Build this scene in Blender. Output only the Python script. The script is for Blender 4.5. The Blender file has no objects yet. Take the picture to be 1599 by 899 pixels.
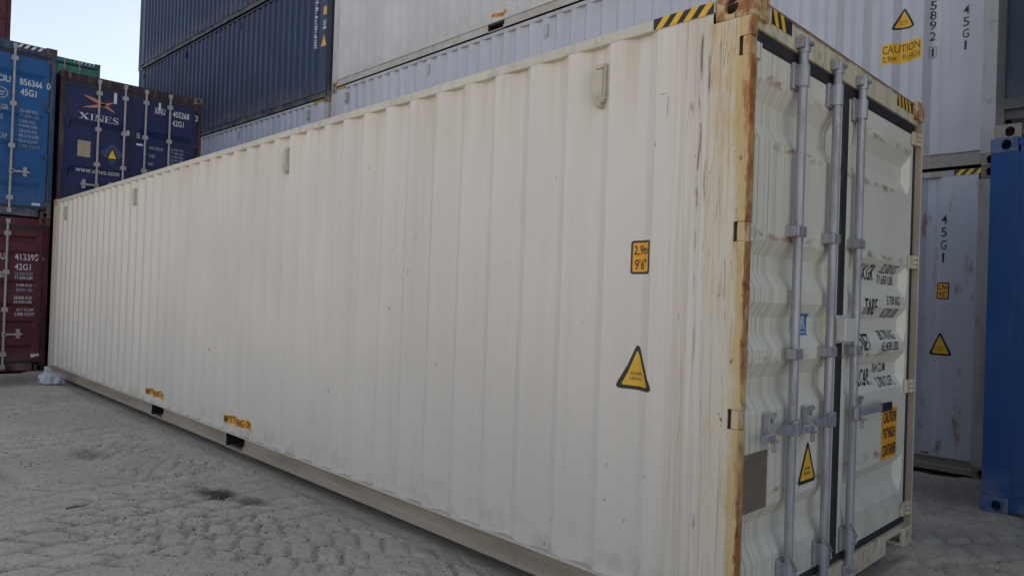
import bpy, bmesh, math, random
import numpy as np
from mathutils import Matrix, Vector
random.seed(7)
R = math.radians
S = bpy.context.scene
C = S.collection

# ------------------------------------------------------------ camera, sky, sun, exposure
cam_d = bpy.data.cameras.new('camera')
cam = bpy.data.objects.new('camera', cam_d); C.objects.link(cam); S.camera = cam
cam_d.sensor_width = 36.0; cam_d.lens = 24.995
cam_d.shift_x = 0.02674; cam_d.shift_y = 0.00356
cam_d.clip_start = 0.05; cam_d.clip_end = 3000
right = Vector((0.72602263, -0.68677688, 0.03505213))
down = Vector((0.03074241, -0.01850655, -0.999356))
fwd = Vector((0.68698329, 0.72663266, 0.007677))
cam.matrix_world = Matrix(((right.x, -down.x, -fwd.x, -2.89671),
                           (right.y, -down.y, -fwd.y, -1.447523),
                           (right.z, -down.z, -fwd.z, 1.520966),
                           (0, 0, 0, 1)))
SUN_DIR = Vector((0.96, 0.28, 0.0)).normalized()       # horizontal direction towards the sun
SUN_EL = R(49)
W_ = bpy.data.worlds.new('World'); S.world = W_; W_.use_nodes = True
wn = W_.node_tree.nodes; wl = W_.node_tree.links
wn.clear()
sky = wn.new('ShaderNodeTexSky'); sky.sky_type = 'NISHITA'; sky.sun_disc = False
sky.sun_elevation = SUN_EL; sky.sun_rotation = math.atan2(SUN_DIR.x, SUN_DIR.y)
sky.air_density = 1.0; sky.dust_density = 1.2; sky.ozone_density = 1.0
hs = wn.new('ShaderNodeHueSaturation'); hs.inputs['Saturation'].default_value = 0.55
bg = wn.new('ShaderNodeBackground'); bg.inputs['Strength'].default_value = 0.10
wo = wn.new('ShaderNodeOutputWorld')
wl.new(sky.outputs[0], hs.inputs['Color']); wl.new(hs.outputs[0], bg.inputs['Color']); wl.new(bg.outputs[0], wo.inputs['Surface'])
sun_d = bpy.data.lights.new('sun', 'SUN'); sun_d.energy = 3.5; sun_d.angle = R(0.53); sun_d.color = (1.0, 0.95, 0.87)
sun = bpy.data.objects.new('sun', sun_d); C.objects.link(sun)
sv = Vector((SUN_DIR.x*math.cos(SUN_EL), SUN_DIR.y*math.cos(SUN_EL), math.sin(SUN_EL)))
sun.rotation_euler = sv.to_track_quat('Z', 'Y').to_euler(); sun.location = (20, 15, 40)
S.view_settings.view_transform = 'Standard'; S.view_settings.look = 'None'
S.view_settings.gamma = 1.0; S.view_settings.exposure = 1.0
S.view_settings.use_curve_mapping = False

# ------------------------------------------------------------ node helpers
class NT:
    def __init__(s, name):
        s.m = bpy.data.materials.new(name); s.m.use_nodes = True
        s.t = s.m.node_tree; s.n = s.t.nodes; s.l = s.t.links; s.n.clear()
        s.out = s.n.new('ShaderNodeOutputMaterial'); s.b = s.n.new('ShaderNodeBsdfPrincipled')
        s.l.new(s.b.outputs[0], s.out.inputs['Surface'])
        g = s.n.new('ShaderNodeNewGeometry'); s.pos = g.outputs['Position']; s.geo = g
        tc = s.n.new('ShaderNodeTexCoord'); s.obj = tc.outputs['Object']
        sp = s.n.new('ShaderNodeSeparateXYZ'); s.l.new(s.obj, sp.inputs[0]); s.ox, s.oy, s.oz = sp.outputs
    def link(s, v, sock):
        if isinstance(v, bpy.types.NodeSocket): s.l.new(v, sock)
        else:
            if isinstance(v, (tuple, list)) and len(v) == 3 and sock.type == 'RGBA': v = (*v, 1)
            sock.default_value = v
    def math(s, op, a, b=0.0, c=None, clamp=False):
        n = s.n.new('ShaderNodeMath'); n.operation = op; n.use_clamp = clamp
        s.link(a, n.inputs[0]); s.link(b, n.inputs[1])
        if c is not None: s.link(c, n.inputs[2])
        return n.outputs[0]
    def noise(s, scale, detail=4, rough=0.55, stretch=(1, 1, 1), vec=None, off=(0, 0, 0), dist=0.0):
        mp = s.n.new('ShaderNodeMapping'); s.l.new(vec or s.pos, mp.inputs[0])
        mp.inputs['Scale'].default_value = stretch; mp.inputs['Location'].default_value = off
        n = s.n.new('ShaderNodeTexNoise'); n.inputs['Scale'].default_value = scale
        n.inputs['Detail'].default_value = detail; n.inputs['Roughness'].default_value = rough
        n.inputs['Distortion'].default_value = dist
        s.l.new(mp.outputs[0], n.inputs['Vector']); return n.outputs['Fac']
    def ramp(s, v, lo, hi, a=0.0, b=1.0, smooth=True):
        n = s.n.new('ShaderNodeMapRange'); n.interpolation_type = 'SMOOTHSTEP' if smooth else 'LINEAR'
        s.link(v, n.inputs['Value'])
        n.inputs['From Min'].default_value = lo; n.inputs['From Max'].default_value = hi
        n.inputs['To Min'].default_value = a; n.inputs['To Max'].default_value = b
        return n.outputs['Result']
    def mix(s, f, a, b):
        n = s.n.new('ShaderNodeMix'); n.data_type = 'RGBA'
        s.link(f, n.inputs[0]); s.link(a, n.inputs[6]); s.link(b, n.inputs[7]); return n.outputs[2]
    def mul(s, a, b): return s.math('MULTIPLY', a, b)
    def band(s, v, c, w):      # 1 near v == c, 0 beyond w
        return s.ramp(s.math('ABSOLUTE', s.math('SUBTRACT', v, c)), 0.0, w, 1.0, 0.0)
    def bump(s, h, strength=0.2, dist=0.01):
        n = s.n.new('ShaderNodeBump'); n.inputs['Strength'].default_value = strength
        n.inputs['Distance'].default_value = dist; s.l.new(h, n.inputs['Height'])
        s.l.new(n.outputs[0], s.b.inputs['Normal'])
    def done(s, col, rough, metal=0.0, spec=0.5):
        s.link(col, s.b.inputs['Base Color']); s.link(rough, s.b.inputs['Roughness']); s.link(metal, s.b.inputs['Metallic'])
        s.b.inputs['Specular IOR Level'].default_value = spec
        return s.m

RUST = (0.17, 0.058, 0.018); RUST_D = (0.06, 0.024, 0.012); OCHRE = (0.42, 0.26, 0.09); DIRT = (0.20, 0.16, 0.115)

def paint(name, base, dirt=DIRT, streak=0.25, dust=0.35, rust=0.3, rough=0.5, dustcol=(0.30, 0.25, 0.19), rustpatch=0.0):
    N = NT(name)
    big = N.noise(0.9, 4)
    fade = N.mix(N.ramp(big, 0.3, 0.7), base, tuple(min(1, c*0.86+0.012) for c in base))
    st = N.noise(1.0, 5, 0.6, (9, 9, 0.35))
    col = N.mix(N.mul(N.ramp(st, 0.5, 0.78), streak), fade, dirt)
    st2 = N.noise(1.0, 4, 0.6, (30, 30, 0.9), off=(3, 7, 1))
    col = N.mix(N.mul(N.ramp(st2, 0.6, 0.8), streak*0.8), col, dirt)
    dm = N.mul(N.ramp(N.oz, 0.0, 0.75, 1.0, 0.0), N.ramp(N.noise(3.0, 5, 0.65), 0.3, 0.75))
    col = N.mix(N.mul(dm, dust), col, dustcol)
    if rustpatch:
        rp = N.mul(N.ramp(N.noise(1.0, 5, 0.7, (5, 5, 1.6), off=(11, 2, 5)), 0.56, 0.66), rustpatch)
        col = N.mix(rp, col, (0.23, 0.125, 0.055))
    chip = N.ramp(N.noise(38, 3, 0.6, (1, 1, 0.55)), 0.715, 0.74)
    col = N.mix(N.mul(chip, rust), col, RUST)
    h = N.math('ADD', N.noise(1.7, 2), N.mul(N.noise(60, 2), 0.03))
    N.bump(h, 0.22, 0.03)
    return N.done(col, N.ramp(big, 0.3, 0.7, rough-0.07, rough+0.1), 0.0, 0.28 if max(base) < 0.3 else 0.5)

def frame_paint(name, base, amount=0.5, dust=0.5):
    N = NT(name)
    big = N.noise(1.3, 4)
    col = N.mix(N.ramp(big, 0.3, 0.7), base, tuple(c*0.84 for c in base))
    st = N.noise(1.0, 5, 0.62, (16, 16, 1.3))
    col = N.mix(N.mul(N.ramp(st, 0.46, 0.72), amount), col, (0.24, 0.17, 0.11))
    r = N.ramp(N.noise(9, 5, 0.68, (1, 1, 0.6)), 0.56, 0.68)
    col = N.mix(N.mul(r, amount), col, RUST)
    col = N.mix(N.mul(N.ramp(N.noise(4, 4, 0.6, off=(4, 4, 4)), 0.35, 0.7), N.mul(N.ramp(N.oz, 0.0, 0.4, 1, 0), dust)), col, (0.30, 0.25, 0.19))
    N.bump(N.noise(24, 4), 0.12, 0.01)
    return N.done(col, 0.55, 0.0, 0.25 if max(base) < 0.3 else 0.5)

def header_paint():
    N = NT('stained_header_paint'); c = N.mix(N.ramp(N.noise(1.3, 4), 0.3, 0.7), (0.60, 0.565, 0.43), (0.52, 0.48, 0.35))
    st = N.noise(1.0, 5, 0.65, (24, 24, 1.4))
    c = N.mix(N.mul(N.ramp(st, 0.46, 0.68), 0.6), c, (0.36, 0.25, 0.115))
    e = N.ramp(N.math('ADD', N.oz, N.mul(N.math('SUBTRACT', N.noise(12, 5, 0.72), 0.5), 0.05)), 2.852, 2.872)
    c = N.mix(N.mul(e, 0.9), c, (0.17, 0.075, 0.03))
    r = N.ramp(N.noise(11, 5, 0.7, (1, 1, 0.5), off=(2, 6, 1)), 0.58, 0.68); c = N.mix(N.mul(r, 0.6), c, (0.26, 0.12, 0.04))
    N.bump(N.noise(24, 4), 0.15, 0.01)
    return N.done(c, 0.58)

def flat(name, col, rough=0.55, metal=0.0, var=0.15, wear=0.0, wearcol=(0.3, 0.27, 0.22)):
    N = NT(name)
    c = N.mix(N.ramp(N.noise(7, 4), 0.3, 0.7), col, tuple(x*(1-var) for x in col))
    if wear: c = N.mix(N.mul(N.ramp(N.noise(22, 5, 0.7), 0.52, 0.7), wear), c, wearcol)
    return N.done(c, rough, metal)

# ---- the cream container's own paint
CREAM = (0.70, 0.636, 0.568)
def side_cream():
    N = NT('cream_side_paint')
    big = N.noise(0.7, 4)
    col = N.mix(N.ramp(big, 0.35, 0.68), CREAM, (0.655, 0.595, 0.532))
    st = N.noise(1.0, 5, 0.6, (5, 5, 0.25))
    col = N.mix(N.mul(N.ramp(st, 0.48, 0.8), 0.16), col, (0.40, 0.36, 0.31))
    # grime runs below the top rail
    top = N.mul(N.ramp(N.oz, 2.25, 2.83), N.ramp(N.noise(1.0, 5, 0.6, (14, 14, 0.6)), 0.42, 0.72))
    col = N.mix(N.mul(top, 0.4), col, (0.47, 0.38, 0.24))
    # dirt splash at the bottom edge
    bot = N.mul(N.ramp(N.oz, 0.15, 0.42, 1, 0), N.ramp(N.noise(6, 5, 0.7), 0.46, 0.66))
    col = N.mix(N.mul(bot, 0.45), col, (0.33, 0.29, 0.24))
    # ochre and rust runs near the door end
    near = N.ramp(N.oy, 0.22, 0.55, 1, 0)
    n1 = N.noise(1.0, 5, 0.62, (1, 34, 0.5), vec=N.obj)
    col = N.mix(N.mul(N.mul(near, N.ramp(n1, 0.40, 0.66)), 0.55), col, (0.47, 0.36, 0.22))
    ln = N.band(N.noise(1.0, 2, 0.5, (1, 13, 0.55), vec=N.obj, off=(0, 2, 3)), 0.5, 0.012)
    col = N.mix(N.mul(N.mul(N.ramp(N.oy, 0.27, 0.42, 1, 0), ln), 0.5), col, (0.22, 0.12, 0.05))
    # seam run: a rust line falling from the rail near the post
    wob = N.math('ADD', N.oy, N.mul(N.math('SUBTRACT', N.noise(2.5, 4, 0.6, vec=N.obj), 0.5), 0.045))
    seam = N.mul(N.band(wob, 0.245, 0.011), N.mul(N.ramp(N.noise(7, 3, vec=N.obj), 0.38, 0.6), N.ramp(N.oz, 0.9, 2.5)))
    col = N.mix(N.mul(seam, 0.9), col, (0.13, 0.055, 0.02))
    seam2 = N.mul(N.band(wob, 0.205, 0.010), N.ramp(N.noise(3.2, 4, vec=N.obj, off=(5, 5, 5)), 0.5, 0.66))
    col = N.mix(N.mul(seam2, 0.85), col, (0.12, 0.05, 0.02))
    # scuffs where things have knocked the paint, and the welded sheet joints
    wz = N.math('ADD', N.oy, N.mul(N.math('SUBTRACT', N.noise(9, 3, 0.6, vec=N.obj), 0.5), 0.012))
    for cy, cz, ry, rz, a in ((2.385, 1.669, .006, .016, .9), (2.604, 1.416, .005, .010, .9), (3.401, .752, .006, .012, .85), (.698, .709, .003, .010, .8), (.705, .531, .006, .008, .8), (.61, .444, .003, .012, .9),
                              (5.66, .9, .010, .022, .6), (4.095, .723, .007, .016, .6), (.415, 2.45, .003, .062, .7), (.44, 2.513, .024, .003, .6), (.472, .692, .003, .010, .6), (3.292, 1.327, .005, .012, .6), (1.126, .19, .006, .014, .8)):
        u = N.math('DIVIDE', N.math('SUBTRACT', wz, cy), ry); v = N.math('DIVIDE', N.math('SUBTRACT', N.oz, cz), rz)
        k = N.ramp(N.math('ADD', N.mul(u, u), N.mul(v, v)), 0.5, 1.1, a, 0.0)
        col = N.mix(k, col, (0.16, 0.135, 0.115))
    for cy in (1.384, 3.61, 5.83, 8.06, 10.28):
        col = N.mix(N.mul(N.band(N.oy, cy, 0.006), N.ramp(N.noise(2.0, 4, 0.6, vec=N.obj, off=(1, 8, 1)), 0.35, 0.65, 0.1, 0.55)), col, (0.33, 0.29, 0.24))
    # broad greasy smears
    sm = N.mul(N.ramp(N.noise(1.0, 5, 0.65, (1.2, 1.2, 2.2), off=(6, 3, 1)), 0.56, 0.72), N.ramp(N.noise(12, 5, 0.7), 0.35, 0.7))
    col = N.mix(N.mul(sm, 0.14), col, (0.42, 0.37, 0.31))
    tick = N.ramp(N.noise(1.0, 3, 0.6, (1, 26, 8), vec=N.obj, off=(0, 1, 9)), 0.725, 0.745)
    col = N.mix(N.mul(tick, 0.7), col, (0.22, 0.2, 0.18))
    h = N.math('ADD', N.noise(1.5, 3), N.mul(N.noise(45, 2), 0.02))
    N.bump(h, 0.15, 0.03)
    return N.done(col, N.ramp(big, 0.3, 0.7, 0.32, 0.44))

def post_rust():
    N = NT('rusted_corner_paint')
    n0 = N.noise(1.6, 6, 0.68, (1, 1.6, 0.55), vec=N.obj); n1 = N.noise(9, 7, 0.74, (1, 1, 0.36), vec=N.obj, off=(4, 1, 2))
    topw = N.ramp(N.oz, 1.6, 2.5, 0.0, 0.10); nearw = N.ramp(N.oy, 0.01, 0.095, 0.17, -0.03)
    m = N.math('ADD', N.math('ADD', N.mul(n0, 0.42), N.mul(n1, 0.58)), N.math('ADD', topw, nearw))
    col = N.mix(N.ramp(m, 0.47, 0.66), (0.655, 0.58, 0.475), (0.58, 0.425, 0.20))
    col = N.mix(N.mul(N.ramp(N.noise(1.0, 6, 0.7, (1, 60, 1.1), vec=N.obj, off=(9, 4, 4)), 0.50, 0.68), 0.5), col, (0.42, 0.27, 0.115))
    col = N.mix(N.mul(N.ramp(m, 0.71, 0.80), 0.9), col, (0.45, 0.185, 0.035))
    col = N.mix(N.mul(N.ramp(m, 0.80, 0.86), 0.8), col, (0.22, 0.075, 0.018))
    # thin wandering drips
    for off, c0, w, a, k in (((0, 7, 3), 0.5, 0.012, 0.65, (0.20, 0.105, 0.045)), ((0, 3, 8), 0.46, 0.009, 0.55, (0.16, 0.09, 0.045)), ((0, 9, 1), 0.55, 0.014, 0.4, (0.33, 0.2, 0.09))):
        ln = N.band(N.noise(1.0, 3, 0.55, (1, 17, 0.62), vec=N.obj, off=off), c0, w)
        col = N.mix(N.mul(N.mul(ln, N.ramp(N.noise(2.2, 3, vec=N.obj, off=off), 0.40, 0.6)), a), col, k)
    # flaking edge beside the door
    e = N.math('ADD', N.oy, N.mul(N.math('SUBTRACT', N.noise(13, 5, 0.75, (1, 1, 0.45), vec=N.obj), 0.5), 0.050))
    amt = N.ramp(N.noise(1.5, 4, 0.6, (1, 0.1, 1), vec=N.obj, off=(2, 2, 6)), 0.36, 0.58)
    edge = N.mul(N.ramp(e, 0.006, 0.014, 1, 0), amt)
    col = N.mix(N.mul(edge, 0.92), col, (0.30, 0.095, 0.018))
    dk = N.mul(N.mul(N.ramp(e, 0.002, 0.010, 1, 0), amt), N.ramp(N.noise(26, 5, 0.7, (1, 1, 0.6), vec=N.obj), 0.46, 0.6))
    col = N.mix(N.mul(dk, 0.85), col, (0.085, 0.032, 0.014))
    # chips that bleed downwards
    ch = N.ramp(N.noise(15, 5, 0.72, (1, 1, 0.5), vec=N.obj, off=(8, 1, 2)), 0.655, 0.685)
    bl = N.ramp(N.noise(10, 4, 0.65, (1, 1.4, 0.18), vec=N.obj, off=(1, 5, 5)), 0.60, 0.74)
    col = N.mix(N.mul(bl, 0.6), col, (0.40, 0.21, 0.07)); col = N.mix(N.mul(ch, 0.9), col, (0.15, 0.05, 0.016))
    N.bump(N.math('ADD', N.noise(30, 5, 0.6), N.mul(edge, -1.2)), 0.35, 0.006)
    return N.done(col, 0.6)

def casting_rust():
    N = NT('rusty_casting_paint')
    n = N.noise(15, 6, 0.7)
    col = N.mix(N.ramp(n, 0.40, 0.60), (0.56, 0.42, 0.24), (0.30, 0.125, 0.035))
    col = N.mix(N.ramp(N.noise(1.0, 5, 0.65, (45, 45, 4)), 0.52, 0.70), col, (0.13, 0.05, 0.022))
    N.bump(N.noise(50, 4), 0.4, 0.004)
    return N.done(col, 0.72)

def door_cream():
    N = NT('pale_door_paint')
    big = N.noise(1.1, 4)
    col = N.mix(N.ramp(big, 0.35, 0.68), (0.70, 0.675, 0.575), (0.63, 0.61, 0.52))
    zone = N.ramp(N.ox, 0.30, 0.62, 1, 0.0)
    col = N.mix(N.mul(N.mul(zone, N.ramp(N.noise(1.0, 5, 0.6, (26, 1, 0.25), vec=N.obj), 0.42, 0.7)), 0.45), col, (0.46, 0.42, 0.29))
    wx = N.math('ADD', N.ox, N.mul(N.math('SUBTRACT', N.noise(1.3, 3, 0.6, (1, 0.1, 1), vec=N.obj), 0.5), 0.022))
    for k, (lx, w_, a_) in enumerate(((.122, .0035, .6), (.165, .004, .7), (.232, .003, .6), (.272, .004, .75), (.345, .003, .5), (.430, .0025, .45), (.63, .0025, .3), (.71, .003, .3), (1.46, .0025, .25))):
        br = N.ramp(N.noise(1.0, 4, 0.6, (0.1, 0.1, 1.3), vec=N.obj, off=(k*3.1, k*1.7, k*2.3)), 0.36, 0.52, 0.12, 1.0)
        col = N.mix(N.mul(N.mul(N.band(wx, lx, w_*1.6), br), a_), col, (0.12, 0.10, 0.062))
    # dust lying in the pressings and rust along their upper lips
    rz = None
    for zc in (2.56, 2.27, 1.85, 1.27, 0.655):
        b = N.band(N.oz, zc, 0.035); rz = b if rz is None else N.math('MAXIMUM', rz, b)
    rn = N.mul(rz, N.ramp(N.noise(1.0, 5, 0.68, (9, 1, 14), vec=N.obj), 0.46, 0.62))
    col = N.mix(N.mul(rn, 0.85), col, (0.30, 0.17, 0.08))
    vert = N.mul(N.band(N.ox, 1.0, 0.09), N.ramp(N.noise(1.0, 5, 0.65, (26, 1, 2.2), vec=N.obj, off=(3, 3, 3)), 0.46, 0.64))
    col = N.mix(N.mul(vert, 0.6), col, (0.33, 0.19, 0.08))
    sp = N.ramp(N.noise(42, 4, 0.65, vec=N.obj), 0.70, 0.73)
    col = N.mix(N.mul(sp, 0.55), col, (0.22, 0.15, 0.09))
    bot = N.mul(N.ramp(N.oz, 0.18, 0.6, 1, 0), N.ramp(N.noise(5, 5, 0.65), 0.36, 0.7))
    col = N.mix(N.mul(bot, 0.45), col, (0.33, 0.29, 0.23))
    N.bump(N.math('ADD', N.noise(2.2, 3), N.mul(N.noise(50, 2), 0.03)), 0.22, 0.02)
    return N.done(col, 0.45)

def rail_dusty():
    N = NT('dusty_bottom_rail_paint')
    a = N.noise(1.0, 5, 0.6, (1, 1.2, 9))
    col = N.mix(N.ramp(a, 0.35, 0.65), (0.36, 0.285, 0.215), (0.27, 0.205, 0.150))
    col = N.mix(N.mul(N.ramp(N.oz, 0.03, 0.085, 1, 0), 0.6), col, (0.43, 0.36, 0.28))
    col = N.mix(N.ramp(N.noise(9, 5, 0.7), 0.60, 0.72, 0, 0.6), col, (0.19, 0.12, 0.075))
    N.bump(N.noise(30, 4), 0.2, 0.006)
    return N.done(col, 0.75)

def galv():
    N = NT('grey_bar_paint')
    n = N.noise(1.0, 5, 0.6, (26, 26, 3))
    col = N.mix(N.ramp(n, 0.35, 0.68), (0.40, 0.40, 0.43), (0.29, 0.285, 0.31))
    col = N.mix(N.mul(N.ramp(N.noise(34, 5, 0.7, (1, 1, 0.5)), 0.60, 0.68), 0.75), col, (0.22, 0.145, 0.095))
    col = N.mix(N.mul(N.ramp(N.noise(1.0, 5, 0.65, (60, 60, 2.2), off=(4, 4, 4)), 0.52, 0.68), 0.5), col, (0.16, 0.145, 0.14))
    N.bump(N.noise(70, 3), 0.1, 0.003)
    return N.done(col, N.ramp(n, 0.3, 0.7, 0.38, 0.55), 0.35)

M = dict(
    cream=side_cream(), post=post_rust(), cast=casting_rust(), door=door_cream(), rail=rail_dusty(), bar=galv(),
    cream_frame=frame_paint('cream_frame_paint', (0.63, 0.59, 0.49), 0.22),
    header=header_paint(),
    brown_frame=frame_paint('brown_stained_frame_paint', (0.42, 0.34, 0.27), 0.6),
    gasket=flat('black_rubber', (0.016, 0.017, 0.019), 0.6, wear=0.3, wearcol=(0.08, 0.08, 0.075)),
    black=flat('black_ink', (0.018, 0.018, 0.020), 0.5, var=0.1),
    inkfade=flat('faded_black_ink', (0.06, 0.06, 0.065), 0.55, wear=0.5, wearcol=(0.4, 0.4, 0.4)),
    yellow=flat('yellow_film', (0.82, 0.47, 0.02), 0.45, wear=0.08, wearcol=(0.45, 0.3, 0.1)),
    orange=flat('orange_film', (0.86, 0.38, 0.012), 0.45, wear=0.08, wearcol=(0.5, 0.3, 0.1)),
    white=flat('white_ink', (0.62, 0.64, 0.66), 0.55, wear=0.2),
    whitefade=flat('worn_white_ink', (0.32, 0.36, 0.42), 0.6, wear=0.5, wearcol=(0.12, 0.14, 0.2)),
    blue_film=flat('blue_film', (0.02, 0.16, 0.42), 0.45), salmon=flat('salmon_ink', (0.62, 0.21, 0.09), 0.5, wear=0.2, wearcol=(0.3, 0.1, 0.06)),
    plate=flat('dull_metal_plate', (0.20, 0.16, 0.125), 0.6, 0.2, wear=0.6, wearcol=(0.2, 0.17, 0.15)),
    brass=flat('tan_plate', (0.40, 0.32, 0.22), 0.5, 0.2, wear=0.4, wearcol=(0.28, 0.2, 0.12)),
    dark=flat('pocket_shade_black', (0.012, 0.012, 0.013), 0.9),  # lifting pocket walls: the shade inside is put into their colour
    vent=flat('khaki_vent_paint', (0.56, 0.51, 0.405), 0.5, wear=0.3, wearcol=(0.3, 0.24, 0.15)),
    box=flat('white_lockbox_paint', (0.62, 0.61, 0.56), 0.45, wear=0.25, wearcol=(0.38, 0.24, 0.12)),
    grip=flat('black_grip', (0.02, 0.02, 0.022), 0.5),
    underside=flat('underside_tar', (0.03, 0.028, 0.026), 0.85),
)
SCHEME = {}
def scheme(key, side, frame=None, door=None, cast=None, rail=None, bar='bar', fr=0.3, **kw):
    SCHEME[key] = dict(side=paint(key+'_paint', side, **kw), frame=frame_paint(key+'_frame_paint', frame or side, fr),
                       door=paint(key+'_door_paint', door or side, **kw), cast=None, bar=M[bar])
    SCHEME[key]['cast'] = frame_paint(key+'_casting_paint', cast or tuple(c*0.6 for c in (frame or side)), 0.75)
    SCHEME[key]['rail'] = SCHEME[key]['frame'] if rail is None else frame_paint(key+'_rail_paint', rail, fr)
GREY = 'dullbar'
M['dullbar'] = flat('weathered_bar_paint', (0.36, 0.34, 0.35), 0.55, 0.1, wear=0.4, wearcol=(0.2, 0.15, 0.12))
scheme('lavender_white', (0.54, 0.545, 0.60), frame=(0.52, 0.51, 0.53), cast=(0.36, 0.27, 0.22), rail=(0.36, 0.32, 0.31), bar=GREY, streak=0.22, fr=0.3, rough=0.3)
scheme('worn_white', (0.50, 0.515, 0.57), frame=(0.42, 0.40, 0.38), cast=(0.2, 0.13, 0.09), rail=(0.24, 0.22, 0.21), bar=GREY, streak=0.3, rustpatch=0.75, fr=0.5, dust=0.1, rough=0.32)
scheme('warm_white', (0.62, 0.61, 0.61), frame=(0.56, 0.53, 0.48), cast=(0.35, 0.26, 0.19), bar=GREY, streak=0.15)
scheme('pale_blue_white', (0.50, 0.53, 0.62), frame=(0.52, 0.50, 0.47), cast=(0.33, 0.2, 0.12), bar=GREY)
scheme('navy', (0.019, 0.034, 0.092), frame=(0.018, 0.025, 0.058), bar=GREY, streak=0.1, rust=0.1, dirt=(0.03, 0.03, 0.045), rough=0.38, fr=0.12)
scheme('ink_blue', (0.012, 0.020, 0.085), frame=(0.035, 0.022, 0.035), bar=GREY, streak=0.1, dirt=(0.03, 0.028, 0.04), dust=0.1, fr=0.3, cast=(0.05, 0.025, 0.02))
scheme('strong_blue', (0.010, 0.085, 0.255), frame=(0.02, 0.055, 0.12), bar=GREY, streak=0.25, dirt=(0.02, 0.03, 0.045), dust=0.2, fr=0.45, cast=(0.045, 0.028, 0.026))
scheme('maroon', (0.105, 0.020, 0.034), frame=(0.085, 0.018, 0.028), bar=GREY, streak=0.2, dirt=(0.04, 0.015, 0.02), dust=0.2, cast=(0.03, 0.012, 0.014))
scheme('green', (0.055, 0.27, 0.20), bar=GREY, streak=0.2, dirt=(0.06, 0.1, 0.08), cast=(0.09, 0.07, 0.05))
scheme('deep_blue', (0.008, 0.048, 0.185), frame=(0.008, 0.055, 0.19), bar=GREY, streak=0.15, dirt=(0.01, 0.02, 0.05), dust=0.15, fr=0.06, cast=(0.012, 0.075, 0.22), rust=0.1)
scheme('slate', (0.012, 0.026, 0.055), frame=(0.055, 0.06, 0.066), bar=GREY, streak=0.2, dirt=(0.03, 0.03, 0.04), cast=(0.19, 0.18, 0.18), fr=0.35)

# ------------------------------------------------------------ mesh helpers
class MB:
    """collects polygons for ONE mesh object, several material slots allowed"""
    def __init__(s): s.v = []; s.f = []; s.mi = []; s.sm = []; s.mats = []
    def slot(s, m):
        if m not in s.mats: s.mats.append(m)
        return s.mats.index(m)
    def add(s, vs, fs, m=None, smooth=False):
        o = len(s.v); s.v += [tuple(p) for p in vs]; k = s.slot(m) if m else 0
        for f in fs: s.f.append([i+o for i in f]); s.mi.append(k); s.sm.append(smooth)
    def box(s, x0, x1, y0, y1, z0, z1, m=None, c=0.0):
        x0, x1 = sorted((x0, x1)); y0, y1 = sorted((y0, y1)); z0, z1 = sorted((z0, z1))
        if c <= 0:
            vs = [(x, y, z) for x in (x0, x1) for y in (y0, y1) for z in (z0, z1)]
            s.add(vs, [(0, 1, 3, 2), (4, 6, 7, 5), (0, 4, 5, 1), (2, 3, 7, 6), (0, 2, 6, 4), (1, 5, 7, 3)], m); return
        bm = bmesh.new(); bmesh.ops.create_cube(bm, size=1)
        for v in bm.verts: v.co = ((x0+x1)/2+v.co.x*(x1-x0), (y0+y1)/2+v.co.y*(y1-y0), (z0+z1)/2+v.co.z*(z1-z0))
        c = min(c, 0.45*min(x1-x0, y1-y0, z1-z0))
        bmesh.ops.bevel(bm, geom=bm.edges[:], offset=c, segments=2, affect='EDGES', profile=0.5)
        s.bm(bm, m)
    def bm(s, bm, m=None, smooth=False):
        bm.verts.index_update()
        s.add([v.co[:] for v in bm.verts], [[v.index for v in f.verts] for f in bm.faces], m, smooth); bm.free()
    def cyl(s, p0, p1, r, n=14, m=None, r1=None, caps=True):
        p0 = Vector(p0); p1 = Vector(p1); r1 = r if r1 is None else r1
        d = (p1-p0).normalized(); a = d.orthogonal().normalized(); b = d.cross(a)
        vs = []
        for p, q in ((p0, r), (p1, r1)):
            for i in range(n):
                t = 2*math.pi*i/n; vs.append(p+(a*math.cos(t)+b*math.sin(t))*q)
        s.add(vs, [(i, (i+1) % n, n+(i+1) % n, n+i) for i in range(n)], m, True)
        if caps:
            s.add(vs[:n], [tuple(range(n))[::-1]], m); s.add(vs[n:], [tuple(range(n))], m)
    def tube(s, pts, r, n=8, m=None):
        for a, b in zip(pts, pts[1:]): s.cyl(a, b, r, n, m)
    def prism(s, poly, axis, a0, a1, m=None):
        """poly: 2-D outline in the other two axes (cyclic order x,y,z), extruded along axis"""
        def P(u, v, w): return {'x': (w, u, v), 'y': (u, w, v), 'z': (u, v, w)}[axis]
        n = len(poly)
        vs = [P(u, v, a0) for u, v in poly]+[P(u, v, a1) for u, v in poly]
        s.add(vs, [tuple(range(n)), tuple(range(2*n-1, n-1, -1))]+[(i, (i+1) % n, n+(i+1) % n, n+i) for i in range(n)], m)
    def build(s, name, m=None, parent=None, recalc=True):
        me = bpy.data.meshes.new(name)
        me.from_pydata(s.v, [], s.f)
        for k in (s.mats if s.mats else [m]): me.materials.append(k)
        me.polygons.foreach_set('material_index', s.mi); me.polygons.foreach_set('use_smooth', s.sm)
        if recalc:
            bm = bmesh.new(); bm.from_mesh(me); bmesh.ops.recalc_face_normals(bm, faces=bm.faces[:]); bm.to_mesh(me); bm.free()
        me.update()
        o = bpy.data.objects.new(name, me); C.objects.link(o)
        if parent: o.parent = parent
        return o

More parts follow.
